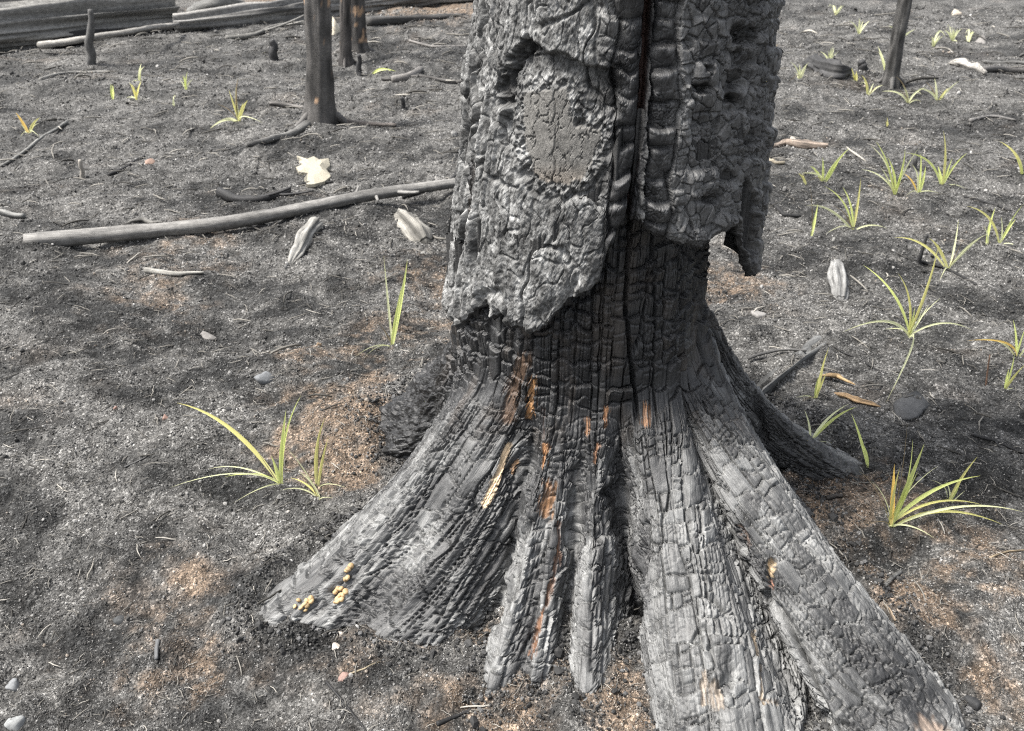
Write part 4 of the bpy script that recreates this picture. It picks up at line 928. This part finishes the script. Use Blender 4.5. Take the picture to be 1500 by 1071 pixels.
tuft('single thin stem with small yellow leaf on the brown soil', (463, 712), [(471, 614, BRN, 2), (476, 612, YEL, 7), (481, 640, YEL, 6)], 3)
tuft('upright two blade grass sprout left of the trunk', (573, 505), [(562, 374, PAL, 4), (597, 380, GRN, 8), (588, 420, GRN, 7), (552, 471, BRN, 2.5)], 4)
tuft('big yellow green tuft at right with long arching blades', (1306, 766), [(1310, 680, ORG, 8), (1329, 619, BRN, 2.5), (1354, 650, GRN, 8), (1318, 686, YEL, 6), (1337, 644, GRN, 4), (1436, 697, GRN, 7), (1499, 750, PAL, 5), (1470, 771, YEL, 6), (1369, 791, PAL, 3.5), (1375, 682, PAL, 2.5), (1345, 690, GRN, 6), (1440, 740, YEL, 5)], 5)
tuft('short forked blades just right of the big yellow green tuft', (1390, 732), [(1432, 669, YEL, 6), (1384, 705, PAL, 3), (1408, 700, GRN, 5)], 6)
tuft('star shaped spreading grass with a long drooping lower blade', (1332, 491), [(1264, 388, GRN, 6), (1315, 400, YEL, 6), (1375, 358, YEL, 6), (1360, 446, PAL, 4), (1234, 488, PAL, 5), (1423, 485, PAL, 4), (1297, 592, PAL, 7), (1295, 484, PAL, 4), (1340, 450, GRN, 5), (1352, 452, PAL, 3)], 7)
tuft('spreading grass at the right edge below the star shaped tuft', (1491, 522), [(1484, 468, GRN, 5), (1502, 480, GRN, 5), (1436, 497, PAL, 4), (1417, 499, ORG, 5), (1515, 495, PAL, 4)], 8)
tuft('v shaped sprout low at the right edge', (1472, 570), [(1486, 518, GRN, 5), (1503, 533, YEL, 6), (1478, 540, GRN, 4)], 9)
tuft('young upright sprout left of the two tan wood chips', (1194, 581), [(1214, 509, YEL, 6), (1199, 552, GRN, 5), (1211, 545, YEL, 6), (1205, 560, GRN, 4)], 10)
tuft('three pale blades leaning right behind the right root', (1186, 647), [(1178, 600, PAL, 5), (1243, 592, PAL, 6), (1255, 596, GRN, 6)], 11)
tuft('lone leaning green blade pair above the low right root', (1274, 683), [(1247, 606, GRN, 6), (1262, 648, GRN, 5)], 12)
tuft('tangled arching grass with a yellow leg, middle right', (1389, 392), [(1404, 321, PAL, 3), (1438, 347, PAL, 5), (1361, 349, YEL, 5), (1310, 348, YEL, 5), (1452, 341, PAL, 4), (1376, 412, PAL, 3)], 13, 4, PAL)
tuft('spiky grass with wide blades near the right edge', (1464, 357), [(1417, 302, YEL, 5), (1500, 298, GRN, 5), (1466, 317, PAL, 3), (1488, 321, GRN, 5)], 14, 4)
tuft('slim two blade sprout left of the spiky right edge grass', (1445, 357), [(1458, 304, GRN, 5), (1440, 330, PAL, 3)], 15)
tuft('leafy sprout with drooping left blade right of the trunk', (1206, 267), [(1186, 243, GRN, 5), (1244, 217, GRN, 6), (1205, 230, GRN, 5), (1172, 254, PAL, 4), (1228, 238, GRN, 5)], 16)
tuft('small separate yellow blade left of the leafy sprout', (1181, 269), [(1169, 254, YEL, 5), (1176, 258, YEL, 4)], 17)
tuft('wispy grass with one tall blade and a flat leaf right of trunk', (1249, 336), [(1208, 273, GRN, 4), (1261, 261, YEL, 5), (1234, 274, GRN, 4), (1181, 301, PAL, 4), (1302, 337, PAL, 3)], 18)
tuft('single upright blade nearest the hanging bark spike', (1189, 345), [(1198, 299, GRN, 6), (1186, 270, BRN, 2)], 19)
tuft('dense grass cluster, left of the trio at right', (1311, 282), [(1283, 207, GRN, 6), (1326, 217, GRN, 5), (1346, 217, PAL, 3), (1261, 248, PAL, 3), (1300, 230, GRN, 5), (1322, 240, GRN, 5), (1290, 245, PAL, 4), (1275, 213, PAL, 4)], 20)
tuft('grass clump with brownish leaning blade, middle of the trio', (1345, 282), [(1356, 243, GRN, 5), (1324, 254, ORG, 4), (1335, 240, PAL, 4), (1349, 225, GRN, 4)], 21)
tuft('tall three pointed grass, right of the trio', (1380, 272), [(1326, 224, GRN, 5), (1382, 192, YEL, 6), (1417, 224, GRN, 5), (1374, 243, GRN, 6), (1395, 231, GRN, 4)], 22)
tuft('bright leaning tuft cut by the right edge', (1498, 262), [(1464, 207, YEL, 6), (1488, 231, GRN, 6), (1510, 220, GRN, 5)], 23)
tuft('splayed pale grass just right of the leaning sapling', (1331, 150), [(1312, 112, BRN, 3), (1357, 128, PAL, 4), (1292, 134, PAL, 4), (1350, 140, PAL, 4), (1322, 125, PAL, 4)], 24, 4, PAL)
tuft('broad pale grass fan further right of the leaning sapling', (1374, 151), [(1406, 118, PAL, 5), (1345, 130, PAL, 4), (1390, 128, YEL, 4), (1369, 115, PAL, 4), (1356, 120, BRN, 3), (1400, 154, PAL, 3)], 25, 4, PAL)
tuft('pale curved grass with long blade left of the pair of stems', (1272, 139), [(1262, 110, YEL, 5), (1294, 125, PAL, 4), (1280, 122, PAL, 3)], 26)
tuft('tuft with drooping pale left blade left of the near standing tree', (349, 176), [(307, 190, PAL, 6), (335, 131, YEL, 5), (349, 113, BRN, 3), (363, 147, YEL, 6), (345, 128, PAL, 6), (356, 150, YEL, 5)], 27)
tuft('yellow v shaped sprout at the far left', (43, 197), [(23, 165, ORG, 5), (59, 172, YEL, 5), (30, 182, PAL, 4)], 28, 5, YEL)
little('small upright green sprout, first of the far left row', (165, 144), 26, 2, 29, GRN, 5, .1)
little('leaning yellow green sprout in the middle of the far left row', (200, 144), 26, 4, 30, YEL, 5, .5)
little('thin tall sprout standing behind the far left row', (204, 118), 30, 3, 31, PAL, 4, .3)
little('short paired sprout at the right of the far left row', (272, 132), 26, 3, 32, GRN, 4, .25)
little('tiny pale sprout between row and drooping tuft', (254, 155), 14, 2, 33, PAL, 4, .3)
little('hazy pale grass nearest the trunk top at right', (1135, 80), 18, 3, 34, YEL, 5, .2)
little('faint pale grass at the very top right of the trunk', (1224, 22), 14, 6, 35, PAL, 3, 1.0)
little('forked pale grass below the topmost faint grass', (1257, 50), 24, 4, 36, PAL, 4, .9)
little('pale grass tuft behind the leaning sapling', (1320, 58), 22, 5, 37, PAL, 4, 1.0)
little('low pale grass right of the leaning sapling top', (1367, 68), 18, 5, 38, PAL, 4, 1.2)
little('bright pale grass tuft below the round cream stone', (1395, 60), 20, 6, 39, PAL, 4, .8)
little('small fan of pale grass above the crooked log chunk', (1214, 92), 24, 6, 40, PAL, 3, .7)
little('pale upright grass left of the crooked log chunk', (1170, 118), 28, 4, 41, PAL, 3, .6)
little('pale grass against the left side of the leaning sapling', (1297, 105), 36, 5, 42, PAL, 4, .4)
little('small yellow sprout left of the black stub', (1253, 119), 20, 3, 43, YEL, 4, .3)
little('tiny dry sprout below the leaning sapling', (1300, 190), 18, 2, 44, YEL, 3, .2)
tuft('flat green blade lying behind the left standing trees', (545, 108), [(588, 109, GRN, 5), (572, 105, GRN, 4)], 45)
little('tiny pale sprout by the right edge near the top', (1418, 62), 12, 3, 46, PAL, 3, .8)
